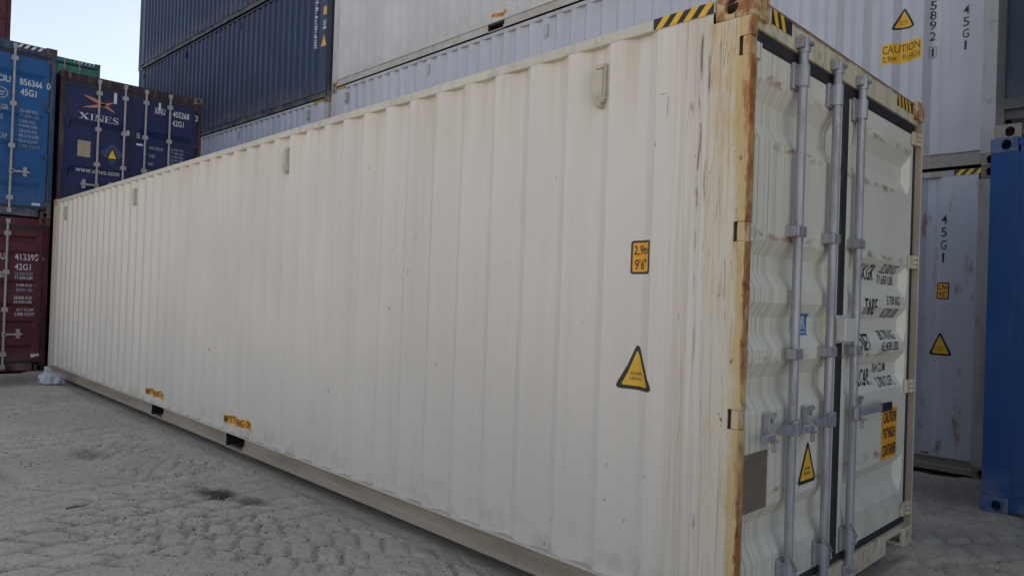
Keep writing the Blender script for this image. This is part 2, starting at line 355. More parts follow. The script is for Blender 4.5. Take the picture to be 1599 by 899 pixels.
def tag(o, label=None, cat=None, group=None, kind=None):
    if label: o['label'] = label
    if cat: o['category'] = cat
    if group: o['group'] = group
    if kind: o['kind'] = kind
    return o
def thing(name, loc, label, cat, group=None, rz=0.0):
    e = bpy.data.objects.new(name, None); C.objects.link(e); e.location = loc; e.rotation_euler = (0, 0, rz)
    e.empty_display_size = 0.3
    return tag(e, label, cat, group)

# ---- text: 2-D triangles from Blender's built-in font
_tc = {}
def text2d(s, bold=0.0):
    key = (s, bold)
    if key not in _tc:
        cu = bpy.data.curves.new('t', 'FONT'); cu.body = s; cu.resolution_u = 3; cu.offset = bold
        ob = bpy.data.objects.new('t', cu); C.objects.link(ob)
        dg = bpy.context.evaluated_depsgraph_get(); dg.update()
        me = bpy.data.meshes.new_from_object(ob.evaluated_get(dg))
        vs = [(v.co.x, v.co.y) for v in me.vertices]; fs = [tuple(p.vertices) for p in me.polygons]
        bpy.data.objects.remove(ob); bpy.data.meshes.remove(me); bpy.data.curves.remove(cu)
        x0 = min(v[0] for v in vs); x1 = max(v[0] for v in vs); y0 = min(v[1] for v in vs); y1 = max(v[1] for v in vs)
        _tc[key] = ([((x-x0)/(x1-x0), (y-y0)/(y1-y0)) for x, y in vs], fs)
    return _tc[key]

class Lines:
    """several lines of lettering on one surface, each line a part of its own"""
    def __init__(s, make, parent, name='lettering'): s.make, s.parent, s.name = make, parent, name
    def text(s, *a, **k): d = s.make(); d.text(*a, **k); d.build(s.name, s.parent)
class Decal:
    """flat film or ink lying on a wall or door: 2-D polygons in (u, v), cut along folds, then mapped to the surface"""
    def __init__(s, surf, folds_u=(), folds_v=()):
        s.surf = surf; s.fu = folds_u; s.fv = folds_v; s.mb = MB()
    def poly(s, vs, fs, m, lift):
        bm = bmesh.new(); bv = [bm.verts.new((u, v, 0)) for u, v in vs]
        for f in fs:
            try: bm.faces.new([bv[i] for i in f])
            except ValueError: pass
        us = [v[0] for v in vs]; vv = [v[1] for v in vs]
        for c in s.fu:
            if min(us) < c < max(us): bmesh.ops.bisect_plane(bm, geom=bm.verts[:]+bm.edges[:]+bm.faces[:], plane_co=(c, 0, 0), plane_no=(1, 0, 0), dist=1e-6)
        for c in s.fv:
            if min(vv) < c < max(vv): bmesh.ops.bisect_plane(bm, geom=bm.verts[:]+bm.edges[:]+bm.faces[:], plane_co=(0, c, 0), plane_no=(0, 1, 0), dist=1e-6)
        for v in bm.verts: v.co = s.surf(v.co.x, v.co.y, lift)
        s.mb.bm(bm, m)
    def rect(s, u0, u1, v0, v1, m, lift=0.0015, r=0.0):
        if r <= 0: s.poly([(u0, v0), (u1, v0), (u1, v1), (u0, v1)], [(0, 1, 2, 3)], m, lift); return
        p = []
        for cx, cy, a in ((u1-r, v0+r, -90), (u1-r, v1-r, 0), (u0+r, v1-r, 90), (u0+r, v0+r, 180)):
            for k in range(4): t = R(a+30*k); p.append((cx+r*math.cos(t), cy+r*math.sin(t)))
        s.poly(p, [tuple(range(len(p)))], m, lift)
    def tri(s, u0, u1, v0, v1, m, lift=0.0015, r=0.02):
        A = [Vector((u0, v0)), Vector((u1, v0)), Vector(((u0+u1)/2, v1))]
        cen = sum(A, Vector((0, 0)))/3; p = []
        for i, a in enumerate(A):
            pr, nx = A[i-1], A[(i+1) % 3]
            d0 = (pr-a).normalized(); d1 = (nx-a).normalized()
            for t in (0, .25, .5, .75, 1):
                q0 = a+d0*r*1.6; q1 = a+d1*r*1.6
                p.append(((1-t)**2*q0+2*t*(1-t)*a+t*t*q1)[:])
        s.poly(p, [tuple(range(len(p)))], m, lift)
    def text(s, t, u0, u1, v0, v1, m, lift=0.003, bold=0.012):
        vs, fs = text2d(t, bold)
        s.poly([(u0+a*(u1-u0), v0+b*(v1-v0)) for a, b in vs], fs, m, lift)
    def build(s, name, parent, label=None):
        o = s.mb.build(name, None, parent, recalc=False)
        if label: o['label'] = label
        return o

# ---- corner casting: hollow block with slots, made once per corner
_cc = {}
def casting_mesh(sx, sy, sz):
    key = (sx, sy, sz)
    if key in _cc: return _cc[key]
    def temp(bm):
        me = bpy.data.meshes.new('t'); bm.to_mesh(me); bm.free(); o = bpy.data.objects.new('t', me); C.objects.link(o); return o
    bm = bmesh.new(); bmesh.ops.create_cube(bm, size=1)
    for v in bm.verts: v.co = (0.081+v.co.x*0.162, 0.089+v.co.y*0.178, 0.059+v.co.z*0.118)
    bmesh.ops.bevel(bm, geom=bm.edges[:], offset=0.009, segments=3, affect='EDGES', profile=0.5)
    o = temp(bm); cut = MB()
    cut.box(0.026, 0.20, 0.026, 0.22, 0.026, 0.095)
    def slot(w, h, n=8):
        r = min(w, h)/2; p = []
        for i in range(2*n+2):
            t = math.pi*(i/(2*n+1))*2
            cx = (w/2-r)*(1 if math.cos(t) > 0 else -1); cy = (h/2-r)*(1 if math.sin(t) > 0 else -1)
            p.append((cx+r*math.cos(t), cy+r*math.sin(t)))
        return p
    cuts = []
    for (w, h, cx, cy, ax, a0, a1) in ((0.064, 0.078, 0.102, 0.062, 'x', -0.02, 0.06), (0.052, 0.078, 0.089, 0.062, 'y', -0.02, 0.06), (0.064, 0.115, 0.089, 0.102, 'z', 0.07, 0.14)):
        b = MB(); b.prism([(cx+u, cy+v) for u, v in slot(w, h)], ax, a0, a1); cuts.append(b.build('t'))
    cuts.append(cut.build('t'))
    for c in cuts:
        md = o.modifiers.new('b', 'BOOLEAN'); md.object = c; md.operation = 'DIFFERENCE'; md.solver = 'EXACT'
    dg = bpy.context.evaluated_depsgraph_get(); dg.update()
    me0 = bpy.data.meshes.new_from_object(o.evaluated_get(dg))
    for c in cuts+[o]: bpy.data.objects.remove(c)
    for a in (0, 1):
        for b in (0, 1):
            for c in (0, 1):
                me = me0.copy(); bm = bmesh.new(); bm.from_mesh(me)
                for v in bm.verts:
                    v.co = (-v.co.x if a else v.co.x, -v.co.y if b else v.co.y, v.co.z if c else -v.co.z)
                bmesh.ops.recalc_face_normals(bm, faces=bm.faces[:]); bm.to_mesh(me); bm.free(); _cc[(a, b, c)] = me
    return _cc[key]

P_ = 0.2782; E0 = 0.758
def make_sx(L, e0=E0, dp=0.048):
    y_lo = 0.405; n = int((L-0.45-e0)/P_); y_hi = e0+n*P_
    knots = [(0.192, 0.012)]
    k = -1
    while True:
        e = e0+k*P_
        if e+0.206 > L-0.22: break
        knots += [(e, 0.012), (e+0.068, dp), (e+0.138, dp), (e+0.206, 0.012)]
        k += 1
    knots.append((L-0.192, 0.012))
    ys = [a for a, b in knots]; xs = [b for a, b in knots]
    return (lambda y: float(np.interp(y, ys, xs))), ys

def make_dy(x0, x1, recs, y0, depth):
    zk = []; dk = []
    for (zt, a, b, c) in sorted(recs):
        zk += [zt-a-b-c, zt-a-b, zt-a, zt]; dk += [0, 1, 1, 0]
    xk = [x0, x0+0.04, x1-0.04, x1]
    def f(x, z):
        dz = float(np.interp(z, zk, dk)) if zk else 0.0
        dx = float(np.interp(x, xk, [0, 1, 1, 0]))
        return y0+depth*min(dz, dx)
    return f, xk, zk

BASE = None
def container(label, loc, L, H, key, cat='shipping container', group=None, rz=0.0, doors=True, recs=((2.3, .07, .08, .07), (1.8, .07, .08, .07), (1.25, .07, .08, .07), (0.6, .07, .1, .07)),
              main=False, roof=True, name='shipping_container', bars=(0.61, 1.04, 1.40, 1.83), pockets=True, simple=False, hz0=None, pd=0.192):
    s = SCHEME.get(key); e = thing(name, loc, label, cat, group, rz); W = 2.438
    ch = 0.004 if main else 0.0
    mS = M['cream'] if main else s['side']; mF = M['cream_frame'] if main else s['frame']
    mR = M['rail'] if main else s['rail']; mC = M['cast'] if main else s['cast']; mD = M['door'] if main else s['door']
    # corner castings
    for a in (0, 1):
        for b in (0, 1):
            for c in (0, 1):
                o = bpy.data.objects.new('corner_casting', casting_mesh(a, b, c).copy()); C.objects.link(o); o.parent = e
                o.location = (W if a else 0, L if b else 0, H-0.118 if c else 0.118); o.data.materials.clear(); o.data.materials.append(M['header'] if main and not c else mC)
    # posts
    zb, zt = 0.118, H-0.118
    for a in (0, 1):
        for b in (0, 1):
            mb = MB(); sgx = (lambda x: W-x) if a else (lambda x: x); sgy = (lambda y: L-y) if b else (lambda y: y)
            if main and not b:
                nz = [(h_-0.045, h_+0.042) for h_ in (2.653, 1.845, 1.033, 0.232)]
                pm = M['post'] if not a else M['brown_frame']
                mb.box(sgx(0.004), sgx(0.012), 0.062, 0.192, zb, zt, pm)
                zz = zb
                for z0, z1 in sorted(nz):
                    mb.box(sgx(0.004), sgx(0.012), 0.004, 0.062, zz, z0, pm); zz = z1
                mb.box(sgx(0.004), sgx(0.012), 0.004, 0.062, zz, zt, pm)
                if not a:
                    zz = zb
                    for z0, z1 in sorted(nz):
                        mb.box(sgx(0.012), sgx(0.055), 0.004, 0.012, zz, z0, pm); zz = z1
                    mb.box(sgx(0.012), sgx(0.055), 0.004, 0.012, zz, zt, pm)

                else:
                    mb.box(sgx(0.012), sgx(0.020), 0.006, 0.05, zb, zt, pm); mb.box(sgx(0.0125), sgx(0.0195), 0.001, 0.0055, zb, zt, M['cream_frame']); mb.box(sgx(0.012), sgx(0.066), 0.046, 0.056, zb, zt, pm)
                mb.box(sgx(0.055), sgx(0.066), 0.058 if a else 0.012, 0.14, zb, zt, M['brown_frame'])
                mb.box(sgx(0.012), sgx(0.055), 0.14, 0.150, zb, zt, M['brown_frame'])
            else:
                mb.box(sgx(0.005), sgx(0.075), sgy(0.005), sgy(pd), zb, zt, M['post'] if main else mF)
            mb.build('corner_post', None, e)
    # side rails
    hb = 0.163; tz = H-0.012
    if pockets: pk = ((4.768+L/2-6.096+0.0, 5.135+L/2-6.096), (6.835+L/2-6.096, 7.185+L/2-6.096))
    else: pk = ()
    for a in (0, 1):
        sgx = (lambda x: W-x) if a else (lambda x: x)
        mb = MB()
        mb.box(sgx(0.008), sgx(0.066), 0.182, L-0.182, tz-0.055, tz, mF, c=0.007 if main else 0.0)
        mb.build('top_rail', None, e)
        mb = MB()
        ys = [0.182]+[q for p in pk for q in p]+[L-0.182]
        # channel section: upper lip, web leaning in, outward foot
        prof = [(0.020, hb-0.013), (0.020, 0.085), (0.006, 0.070), (0.006, 0.022), (0.012, 0.022), (0.012, 0.068), (0.026, 0.083), (0.026, hb-0.013)]; lip = [(0.006, hb), (0.004, hb-0.012), (0.055, hb-0.012), (0.055, hb)]
        for i in range(0, len(ys), 2):
            mb.prism([(sgx(x), z) for x, z in prof], 'y', ys[i], ys[i+1], mR)
        mb.prism([(sgx(x), z) for x, z in lip], 'y', 0.182, L-0.182, mF)
        for p0, p1 in pk:
            mb.box(sgx(0.006), sgx(0.055), p0, p1, 0.018, 0.03, mR)
            for q in (p0-0.008, p1): mb.box(sgx(0.014), sgx(0.5), q, q+0.008, 0.03, hb-0.004, M['dark'])
        if pd < 0.19: mb.box(sgx(0.006), sgx(0.055), pd, L-pd, 0.235, 0.315, mR)
        mb.build('bottom_rail', None, e)
    # side walls
    sx, ys = make_sx(L, dp=0.050 if main else 0.060)
    if pd < 0.19: sx = (lambda y: 0.05); ys = [pd, L-pd]
    for a in (0, 1):
        mb = MB(); vs = []; fs = []
        y_ = sorted(set(ys))
        for y in y_:
            x = sx(y); x = W-x if a else x
            vs += [(x, y, hb-0.002), (x, y, tz-0.05)]
        fs = [(2*i, 2*i+2, 2*i+3, 2*i+1) for i in range(len(y_)-1)]
        mb.add(vs, fs, mS); o = mb.build('side_wall', None, e, recalc=False)
        if not a: e_wall = o
    # roof, floor, front wall
    mb = MB(); n = 40; vs = []; fs = []
    for i in range(n*2+1):
        y = 0.10+(L-0.2)*i/(2*n); z = tz-0.008-(0.018 if i % 2 else 0)
        vs += [(0.06, y, z), (W-0.06, y, z)]
    mb.add(vs, [(2*i, 2*i+1, 2*i+3, 2*i+2) for i in range(2*n)], mF); mb.build('roof', None, e, recalc=False)
    mb = MB(); mb.box(0.06, W-0.06, 0.1, L-0.1, hb-0.03, hb+0.01, M['underside'])
    for i in range(18):
        y = 0.5+(L-1)*i/17
        if not any(p0-0.1 < y < p1+0.1 for p0, p1 in pk): mb.box(0.06, W-0.06, y, y+0.045, 0.03, hb-0.03, M['underside'])
    mb.build('floor_frame', None, e)
    mb = MB()
    mb.box(0.075, W-0.075, L-0.05, L-0.02, 0.1, H-0.02, mS); mb.box(0.165, W-0.165, L-0.14, L-0.006, 0.02, 0.15, mR); mb.box(0.165, W-0.165, L-0.1, L-0.006, H-0.12, H-0.01, mF)
    if not doors: mb.box(0.075, W-0.075, 0.02, 0.05, 0.1, H-0.02, mS)
    for i in range(8):
        x = 0.2+i*0.28; mb.box(x, x+0.14, L-0.03, L-0.008, 0.16, H-0.13, mS)
    mb.build('end_wall', None, e)
    e_dy = None; dobj = (None, None)
    if doors:
        mH = M['header'] if main else mF
        dzb, dzt = 0.165, H-0.19
        mb = MB(); mb.box(0.066, W-0.066, 0.020, 0.09, H-0.150, H-0.014, mH, c=ch)
        mb.build('door_header', None, e)
        mb = MB(); mb.box(0.40 if main else 0.19, W-(0.47 if main else 0.19), 0.012, 0.10, 0.018, 0.142, mH, c=ch)
        if main: mb.box(W-0.475, W-0.160, 0.016, 0.10, 0.100, 0.1415, mH); mb.box(0.160, 0.405, 0.016, 0.10, 0.100, 0.1415, mH)
        mb.build('door_sill', None, e)
        mb = MB(); t = 0.034
        mb.box(0.07, W-0.07, 0.030, 0.085, H-0.215, H-0.150, M['gasket'], c=0.008 if main else 0)
        mb.box(0.07, W-0.07, 0.030, 0.085, 0.142, 0.185, M['gasket'], c=0.008 if main else 0)
        mb.box(0.068, 0.082, 0.05, 0.09, 0.185, H-0.215, M['gasket']); mb.box(W-0.091, W-0.064, 0.030 if main else 0.045, 0.09, 0.185, H-0.215, M['gasket'])
        mb.box(W/2-0.095, W/2-0.02, 0.026, 0.07, 0.185, H-0.2, M['gasket'], c=0.006) if main else mb.box(W/2-0.052, W/2-0.018, 0.022, 0.07, 0.185, H-0.2, M['gasket'])
        mb.build('door_gasket', None, e)
        xs = ((0.082, W/2-0.092), (W/2-0.022, W-0.092)) if main else ((0.082, W/2-0.045), (W/2-0.022, W-0.092))
        fun = []
        for di, (xa, xb) in enumerate(xs):
            f, xk, zk = make_dy(xa+(0.02 if main and di == 0 else 0.07), xb-(0.045 if main and di else 0.07), recs, 0.036, 0.042)
            fun.append((f, xk, zk))
            gx = sorted(set([xa, xb]+xk)); gz = sorted(set([0.18, H-0.21]+zk))
            mb = MB(); vs = [(x, f(x, z), z) for x in gx for z in gz]; nz = len(gz)
            fs = [(i*nz+j, (i+1)*nz+j, (i+1)*nz+j+1, i*nz+j+1) for i in range(len(gx)-1) for j in range(nz-1)]
            mb.add(vs, fs, mD)
            # return edges of the leaf
            for x in (xa, xb): mb.add([(x, 0.036, 0.18), (x, 0.036, H-0.21), (x, 0.085, H-0.21), (x, 0.085, 0.18)], [(0, 1, 2, 3)], mD)
            d = mb.build('door', None, e, recalc=False); dobj = (d, dobj[1]) if di == 0 else (dobj[0], d)
            for hz in (2.653, 1.845, 1.033, 0.232):
                hz = hz*H/2.896 if H < 2.8 else hz
                h = MB()
                if di == 0:
                    h.box(0.006, 0.052, 0.010, 0.046, hz-0.0445, hz+0.0405, M['post'] if main else mH, c=0.004); h.box(0.05, 0.14, 0.022, 0.034, hz-0.036, hz+0.036, mD)
                else:
                    h.box(W-0.15, W-0.075, 0.016, 0.034, hz-0.040, hz+0.045, mH, c=0.004)
                    for q in (-0.040, -0.010, 0.020): h.box(W-0.078, W-0.012, 0.004, 0.05, hz+q, hz+q+0.026, mH, c=0.006)
                h.build('hinge', None, d)
        for bi, bx in enumerate(bars):
            d = dobj[0] if bx < W/2 else dobj[1]; mB = M['bar'] if main else s['bar']
            by = -0.004; mb = MB()
            mb.cyl((bx, by, 0.13), (bx, by, H-0.12), 0.0215 if main else 0.019, 18 if main else 8, mB)
            if main:
                # cam head and keeper on the header, guide brackets, clamps
                zt_ = H-0.105
                mb.box(bx-0.045, bx-0.018, -0.020, 0.020, zt_-0.035, zt_+0.020, mB, c=0.005); mb.box(bx+0.018, bx+0.048, -0.020, 0.020, zt_-0.040, zt_+0.016, mB, c=0.005)
                mb.cyl((bx-0.05, by-0.004, zt_+0.012), (bx+0.035, by-0.004, zt_+0.012), 0.013, 10, mB)
                mb.cyl((bx, by, zt_-0.05), (bx, by, zt_+0.02), 0.026, 12, mB); mb.box(bx-0.012, bx+0.052, by-0.03, by, zt_-0.012, zt_+0.006, mB, c=0.003)
                for z0, z1, w in ((H-0.330, H-0.205, 0.052), (0.195, 0.325, 0.050)):
                    mb.box(bx-w, bx+w*0.7, 0.018, 0.034, z0, z1, mB, c=0.004)
                    mb.cyl((bx, by, z0+0.01), (bx, by, z1-0.01), 0.030, 14, mB)
                    mb.box(bx-0.030, bx+0.028, by, 0.03, z0+0.012, z1-0.012, mB, c=0.004)
                    for q in (z0+0.02, z1-0.02): mb.cyl((bx-w*0.78, 0.02, q), (bx-w*0.78, 0.010, q), 0.006, 8, mB); mb.cyl((bx+w*0.56, 0.02, q), (bx+w*0.56, 0.010, q), 0.006, 8, M['gasket'])
                zl = 0.10
                mb.cyl((bx, by, zl-0.01), (bx, by, zl+0.05), 0.027, 12, mB); mb.box(bx-0.05, bx-0.02, -0.02, 0.012, zl-0.035, zl+0.03, mB, c=0.005); mb.box(bx+0.02, bx+0.05, -0.02, 0.012, zl-0.035, zl+0.03, mB, c=0.005)
                mb.cyl((bx-0.03, by-0.022, zl-0.004), (bx+0.05, by-0.022, zl-0.012), 0.012, 10, mB)
                # wire seal loop round the lower bracket
                mb.tube([(bx-0.05, by-0.02, 0.36), (bx-0.025, by-0.033, 0.325), (bx+0.012, by-0.038, 0.285), (bx+0.034, by-0.022, 0.27), (bx+0.03, by-0.03, 0.24), (bx-0.03, by-0.036, 0.245)], 0.004, 6, mB)
                for z in (1.885, 1.302):
                    mb.box(bx-0.058, bx+0.034, by-0.028, by+0.026, z-0.026, z+0.026, mB, c=0.006); mb.box(bx-0.056, bx-0.034, by+0.02, 0.04, z-0.026, z+0.026, mB)
                    mb.cyl((bx+0.035, by, z), (bx+0.047, by, z), 0.008, 8, M['gasket'])
            else:
                for z in (H-0.29, H*0.64, H*0.40, 0.3): mb.box(bx-0.045, bx+0.045, -0.022, 0.036, z-0.035, z+0.035, mB)
                for z in (H-0.085, 0.09): mb.box(bx-0.03, bx+0.03, -0.02, 0.03, z-0.035, z+0.035, mB)
            mb.build('locking_bar', None, d)
            # handle on its hub and catch
            hz = 0.955 if main else (hz0 or 0.95)
            h = MB(); sg = -1 if bx < W/2 else 1
            h.box(bx-0.026, bx+0.030, by-0.036, by+0.01, hz-0.040, hz+0.038, mB, c=0.007 if main else 0)
            if main:
                h.cyl((bx-0.028, by-0.02, hz-0.03), (bx-0.028, by-0.02, hz+0.03), 0.008, 8, mB)
                if sg < 0:
                    h.prism([(bx-0.03, -0.030), (bx-0.13, -0.026), (bx-0.13, -0.034), (bx-0.03, -0.040)], 'z', hz-0.022, hz+0.022, mB)
                    h.prism([(bx-0.13, hz-0.022), (bx-0.19, hz-0.014), (bx-0.235, hz+0.010), (bx-0.235, hz+0.022), (bx-0.19, hz+0.014), (bx-0.13, hz+0.022)], 'y', -0.033, -0.024, mB)
                    h.box(bx-0.365, bx-0.235, -0.036, -0.022, hz-0.034, hz-0.006, mB, c=0.005); cx = bx-0.225
                else:
                    h.box(bx, bx+0.385, -0.036, -0.024, hz-0.020, hz+0.022, mB, c=0.005)
                    h.box(bx+0.375, bx+0.545, -0.040, -0.020, hz-0.026, hz+0.026, M['grip'], c=0.006); cx = bx+0.095
                # catch: tall plate with a curled top tongue and a lower seal loop
                h.box(cx-0.011, cx+0.010, 0.026, 0.037, hz-0.055, hz+0.068, mB, c=0.005)
                h.box(cx-0.014, cx-0.006, -0.004, 0.030, hz-0.010, hz+0.080, mB, c=0.004); h.box(cx-0.020, cx+0.018, -0.038, 0.030, hz-0.048, hz-0.036, mB, c=0.004)
                h.box(cx+0.002, cx+0.010, -0.016, 0.030, hz+0.036, hz+0.070, mB, c=0.004); h.cyl((cx-0.014, -0.012, hz+0.076), (cx+0.012, -0.012, hz+0.076), 0.013, 10, mB)
                h.tube([(cx-0.012, -0.02, hz-0.05), (cx-0.012, -0.022, hz-0.085), (cx+0.010, -0.022, hz-0.085), (cx+0.010, -0.02, hz-0.05)], 0.006, 6, mB)
            else:
                h.box(*sorted((bx, bx+sg*0.26)), by-0.036, by-0.020, hz-0.014, hz+0.016, mB); cx = bx+sg*0.20
                h.box(cx-0.026, cx+0.026, -0.02, 0.036, hz-0.07, hz+0.085, mB)
            h.build('door_handle', None, d)
        e_dy = fun
    # helpers for ink and film
    def s_surf(u, v, lift): return (sx(-u)-lift, -u, v)            # u = -y so that text reads left to right from outside
    e_s = dict(surf=s_surf, folds=[-y for y in ys])
    def side_decal(): return Decal(s_surf, folds_u=[-y for y in ys])
    def door_decal(di):
        f, xk, zk = e_dy[di]
        return Decal(lambda u, v, lift: (u, f(u, v)-lift, v), folds_u=xk, folds_v=zk)
    return dict(e=e, side=e_wall, doors=dobj, sd=side_decal, dd=door_decal, key=key, L=L, H=H, sx=sx)

def rail_tape(c, y0, y1, parent_name='warning_tape', step=0.075):
    """black and yellow slanted stripes on the top rail's outer face"""
    H = c['H']; z0, z1 = H-0.066, H-0.013
    d = Decal(lambda u, v, lift: (0.008-lift, -u, v)); d.rect(-y1, -y0, z0, z1, M['black'], 0.0012)
    u = -y1+0.01
    while u < -y0-0.05:
        d.poly([(u, z0), (u+step*0.52, z0), (u+step*0.52+0.045, z1), (u+0.045, z1)], [(0, 1, 2, 3)], M['yellow'], 0.002); u += step
    d.build(parent_name, c['e'])
def header_tape(c, x0, x1, z0, z1, mY='yellow', mB='black', step=0.06, slant=-0.03):
    d = Decal(lambda u, v, lift: (u, 0.020-lift, v)); d.rect(x0, x1, z0, z1, M[mB], 0.0012)
    u = x0+0.012-min(slant, 0)
    while u < x1-0.04:
        d.poly([(u, z0), (u+step*0.5, z0), (u+step*0.5+slant, z1), (u+slant, z1)], [(0, 1, 2, 3)], M[mY], 0.002); u += step
    d.build('warning_tape', c['e'])
def height_sign(d, u0, u1, v0, v1):
    d.rect(u0, u1, v0, v1, M['black'], 0.001, r=0.012); b = 0.011
    d.rect(u0+b, u1-b, v0+b, v1-b, M['orange'], 0.002, r=0.006)
    h = v1-v0; w = u1-u0
    d.text('2,9m', u0+w*.15, u1-w*.13, v0+h*.53, v0+h*.86, M['black']); d.text("9'6\"", u0+w*.2, u1-w*.2, v0+h*.13, v0+h*.45, M['black'])
def heavy_sign(d, u0, u1, v0, v1, words=True):
    w = u1-u0; h = v1-v0
    d.tri(u0, u1, v0, v1, M['black'], 0.001, r=0.022); b = 0.019
    d.tri(u0+b*1.65, u1-b*1.65, v0+b, v1-b*2.05, M['yellow'], 0.002, r=0.008)
    if words:
        d.text('SUPER', u0+w*.34, u1-w*.34, v0+h*.31, v0+h*.37, M['inkfade']); d.text('HEAVY', u0+w*.33, u1-w*.33, v0+h*.20, v0+h*.26, M['inkfade'])
def lift_label(d, u0, u1, v0, v1):
    d.rect(u0, u1, v0, v1, M['orange'], 0.001); h = v1-v0
    d.text('EMPTY LIFTING ONLY', u0+0.012, u1-0.012, v0+h*.08, v1-h*.08, M['black'], bold=0.006)
def vent(c, y, z0=2.52):
    mV = M['vent'] if c['key'] is None else SCHEME[c['key']]['frame']; mb = MB(); x = c['sx'](y)
    mb.prism([(-0.004, z0+0.055), (0.014, z0+0.02), (0.05, z0+0.02), (0.05, z0+0.185), (-0.004, z0+0.185)], 'y', y-0.034, y+0.030, mV)
    mb.box(-0.0, 0.05, y-0.040, y+0.018, z0+0.192, z0+0.212, mV); mb.box(0.0, 0.05, y-0.044, y-0.037, z0+0.03, z0+0.212, mV)
    mb.box(0.004, 0.05, y-0.014, y+0.012, z0-0.004, z0+0.02, mV); mb.cyl((0.004, y-0.02, z0+0.004), (0.004, y+0.02, z0+0.010), 0.006, 8, mV)
    mb.build('vent', None, c['e'])
# ------------------------------------------------------------ ground
from mathutils import noise as mnoise
def ground_mat():
    N = NT('dusty_yard_ground')
    big = N.noise(0.5, 5, 0.6); mid = N.noise(2.4, 7, 0.68); fine = N.noise(17, 7, 0.75); grit = N.noise(85, 4, 0.7); grit2 = N.noise(48, 4, 0.7, off=(3, 3, 3))
    col = N.mix(N.ramp(big, 0.36, 0.64), (0.62, 0.55, 0.45), (0.52, 0.465, 0.38))
    col = N.mix(N.mul(N.ramp(mid, 0.44, 0.64), 0.5), col, (0.43, 0.39, 0.325))
    col = N.mix(N.mul(N.ramp(fine, 0.50, 0.66), 0.55), col, (0.32, 0.295, 0.25))
    col = N.mix(N.mul(N.ramp(grit2, 0.55, 0.64), 0.4), col, (0.17, 0.158, 0.135))
    col = N.mix(N.mul(N.ramp(N.noise(120, 3, 0.7, off=(7, 7, 7)), 0.55, 0.64), 0.35), col, (0.15, 0.14, 0.12))
    col = N.mix(N.mul(N.ramp(grit, 0.55, 0.64), 0.45), col, (0.66, 0.61, 0.53))
    sp = N.n.new('ShaderNodeSeparateXYZ'); N.l.new(N.pos, sp.inputs[0]); X, Y, Z = sp.outputs
    def spot(cx, cy, ax, ay, rot, c, amt, wob=0.55):
        nonlocal col
        dx = N.math('SUBTRACT', X, cx); dy = N.math('SUBTRACT', Y, cy); ca, sa = math.cos(rot), math.sin(rot)
        u = N.math('DIVIDE', N.math('ADD', N.mul(dx, ca), N.mul(dy, sa)), ax)
        v = N.math('DIVIDE', N.math('SUBTRACT', N.mul(dy, ca), N.mul(dx, sa)), ay)
        r = N.math('SQRT', N.math('ADD', N.mul(u, u), N.mul(v, v)))
        r = N.math('ADD', r, N.mul(N.math('SUBTRACT', N.noise(8, 6, 0.75), 0.5), wob*2.4))
        k = N.mul(N.mul(N.ramp(r, 0.25, 1.15, 1, 0), amt), N.ramp(fine, 0.25, 0.5, 0.7, 1.0))
        col = N.mix(k, col, c)
    spot(-0.655, 3.72, 0.15, 0.27, 0.3, (0.055, 0.048, 0.040), 0.95); spot(-0.55, 3.40, 0.10, 0.20, 0.3, (0.095, 0.082, 0.068), 0.8)
    spot(-1.05, 5.62, 0.16, 0.30, 0.2, (0.17, 0.13, 0.10), 0.6); spot(-1.95, 5.3, 0.25, 0.4, 0.2, (0.16, 0.145, 0.13), 0.6)
    spot(-0.7, 11.3, 0.9, 0.9, 0, (0.10, 0.096, 0.09), 0.7)
    spot(4.2, -0.1, 1.0, 1.2, 0, (0.16, 0.152, 0.137), 0.7); spot(2.9, -0.2, 0.5, 0.9, 0.5, (0.25, 0.235, 0.21), 0.5)
    h = N.math('ADD', N.mul(fine, 0.6), N.math('ADD', N.mul(grit2, 0.35), N.mul(grit, 0.25)))
    N.bump(h, 1.0, 0.035)
    return N.done(col, 0.92, 0.0, 0.25)
FOOT = [(0, 2.44, 0, 12.19), (-2.41, 0.03, 12.5, 24.7), (4.93, 7.4, 0.03, 24.9), (3.78, 6.2, -12.4, -0.1), (0.1, 2.54, 12.5, 24.7)]
TRACKS = [((-1.3, 3.72), 0.06, (-.86, -.62, -.38, -.10, .14, .38, .74), 1.0, 0.99, .26, -3.0, 1.15, 1.0),
          ((-1.2, 6.45), 0.10, (-.5, -.22, .06, .34), .6, 0.95, .28, -3.0, 0.8, 1.0), ((-1.0, 8.7), 0.05, (-.5, -.1, .3), .6, 1.0, .3, -3.0, .8, .9),
          ((-0.5, 2.2), 2.2, (-.26, 0.0, .26), .36, 1.2, .17, -1.0, 1.6, .6), ((-.75, 5.1), 1.9, (-.2, .2), .34, 1.0, .16, -.9, .9, .45), ((3.1, -0.6), -0.5, (-.4, -.1, .2), .5, 2.0, .22, -2, 2, .7)]
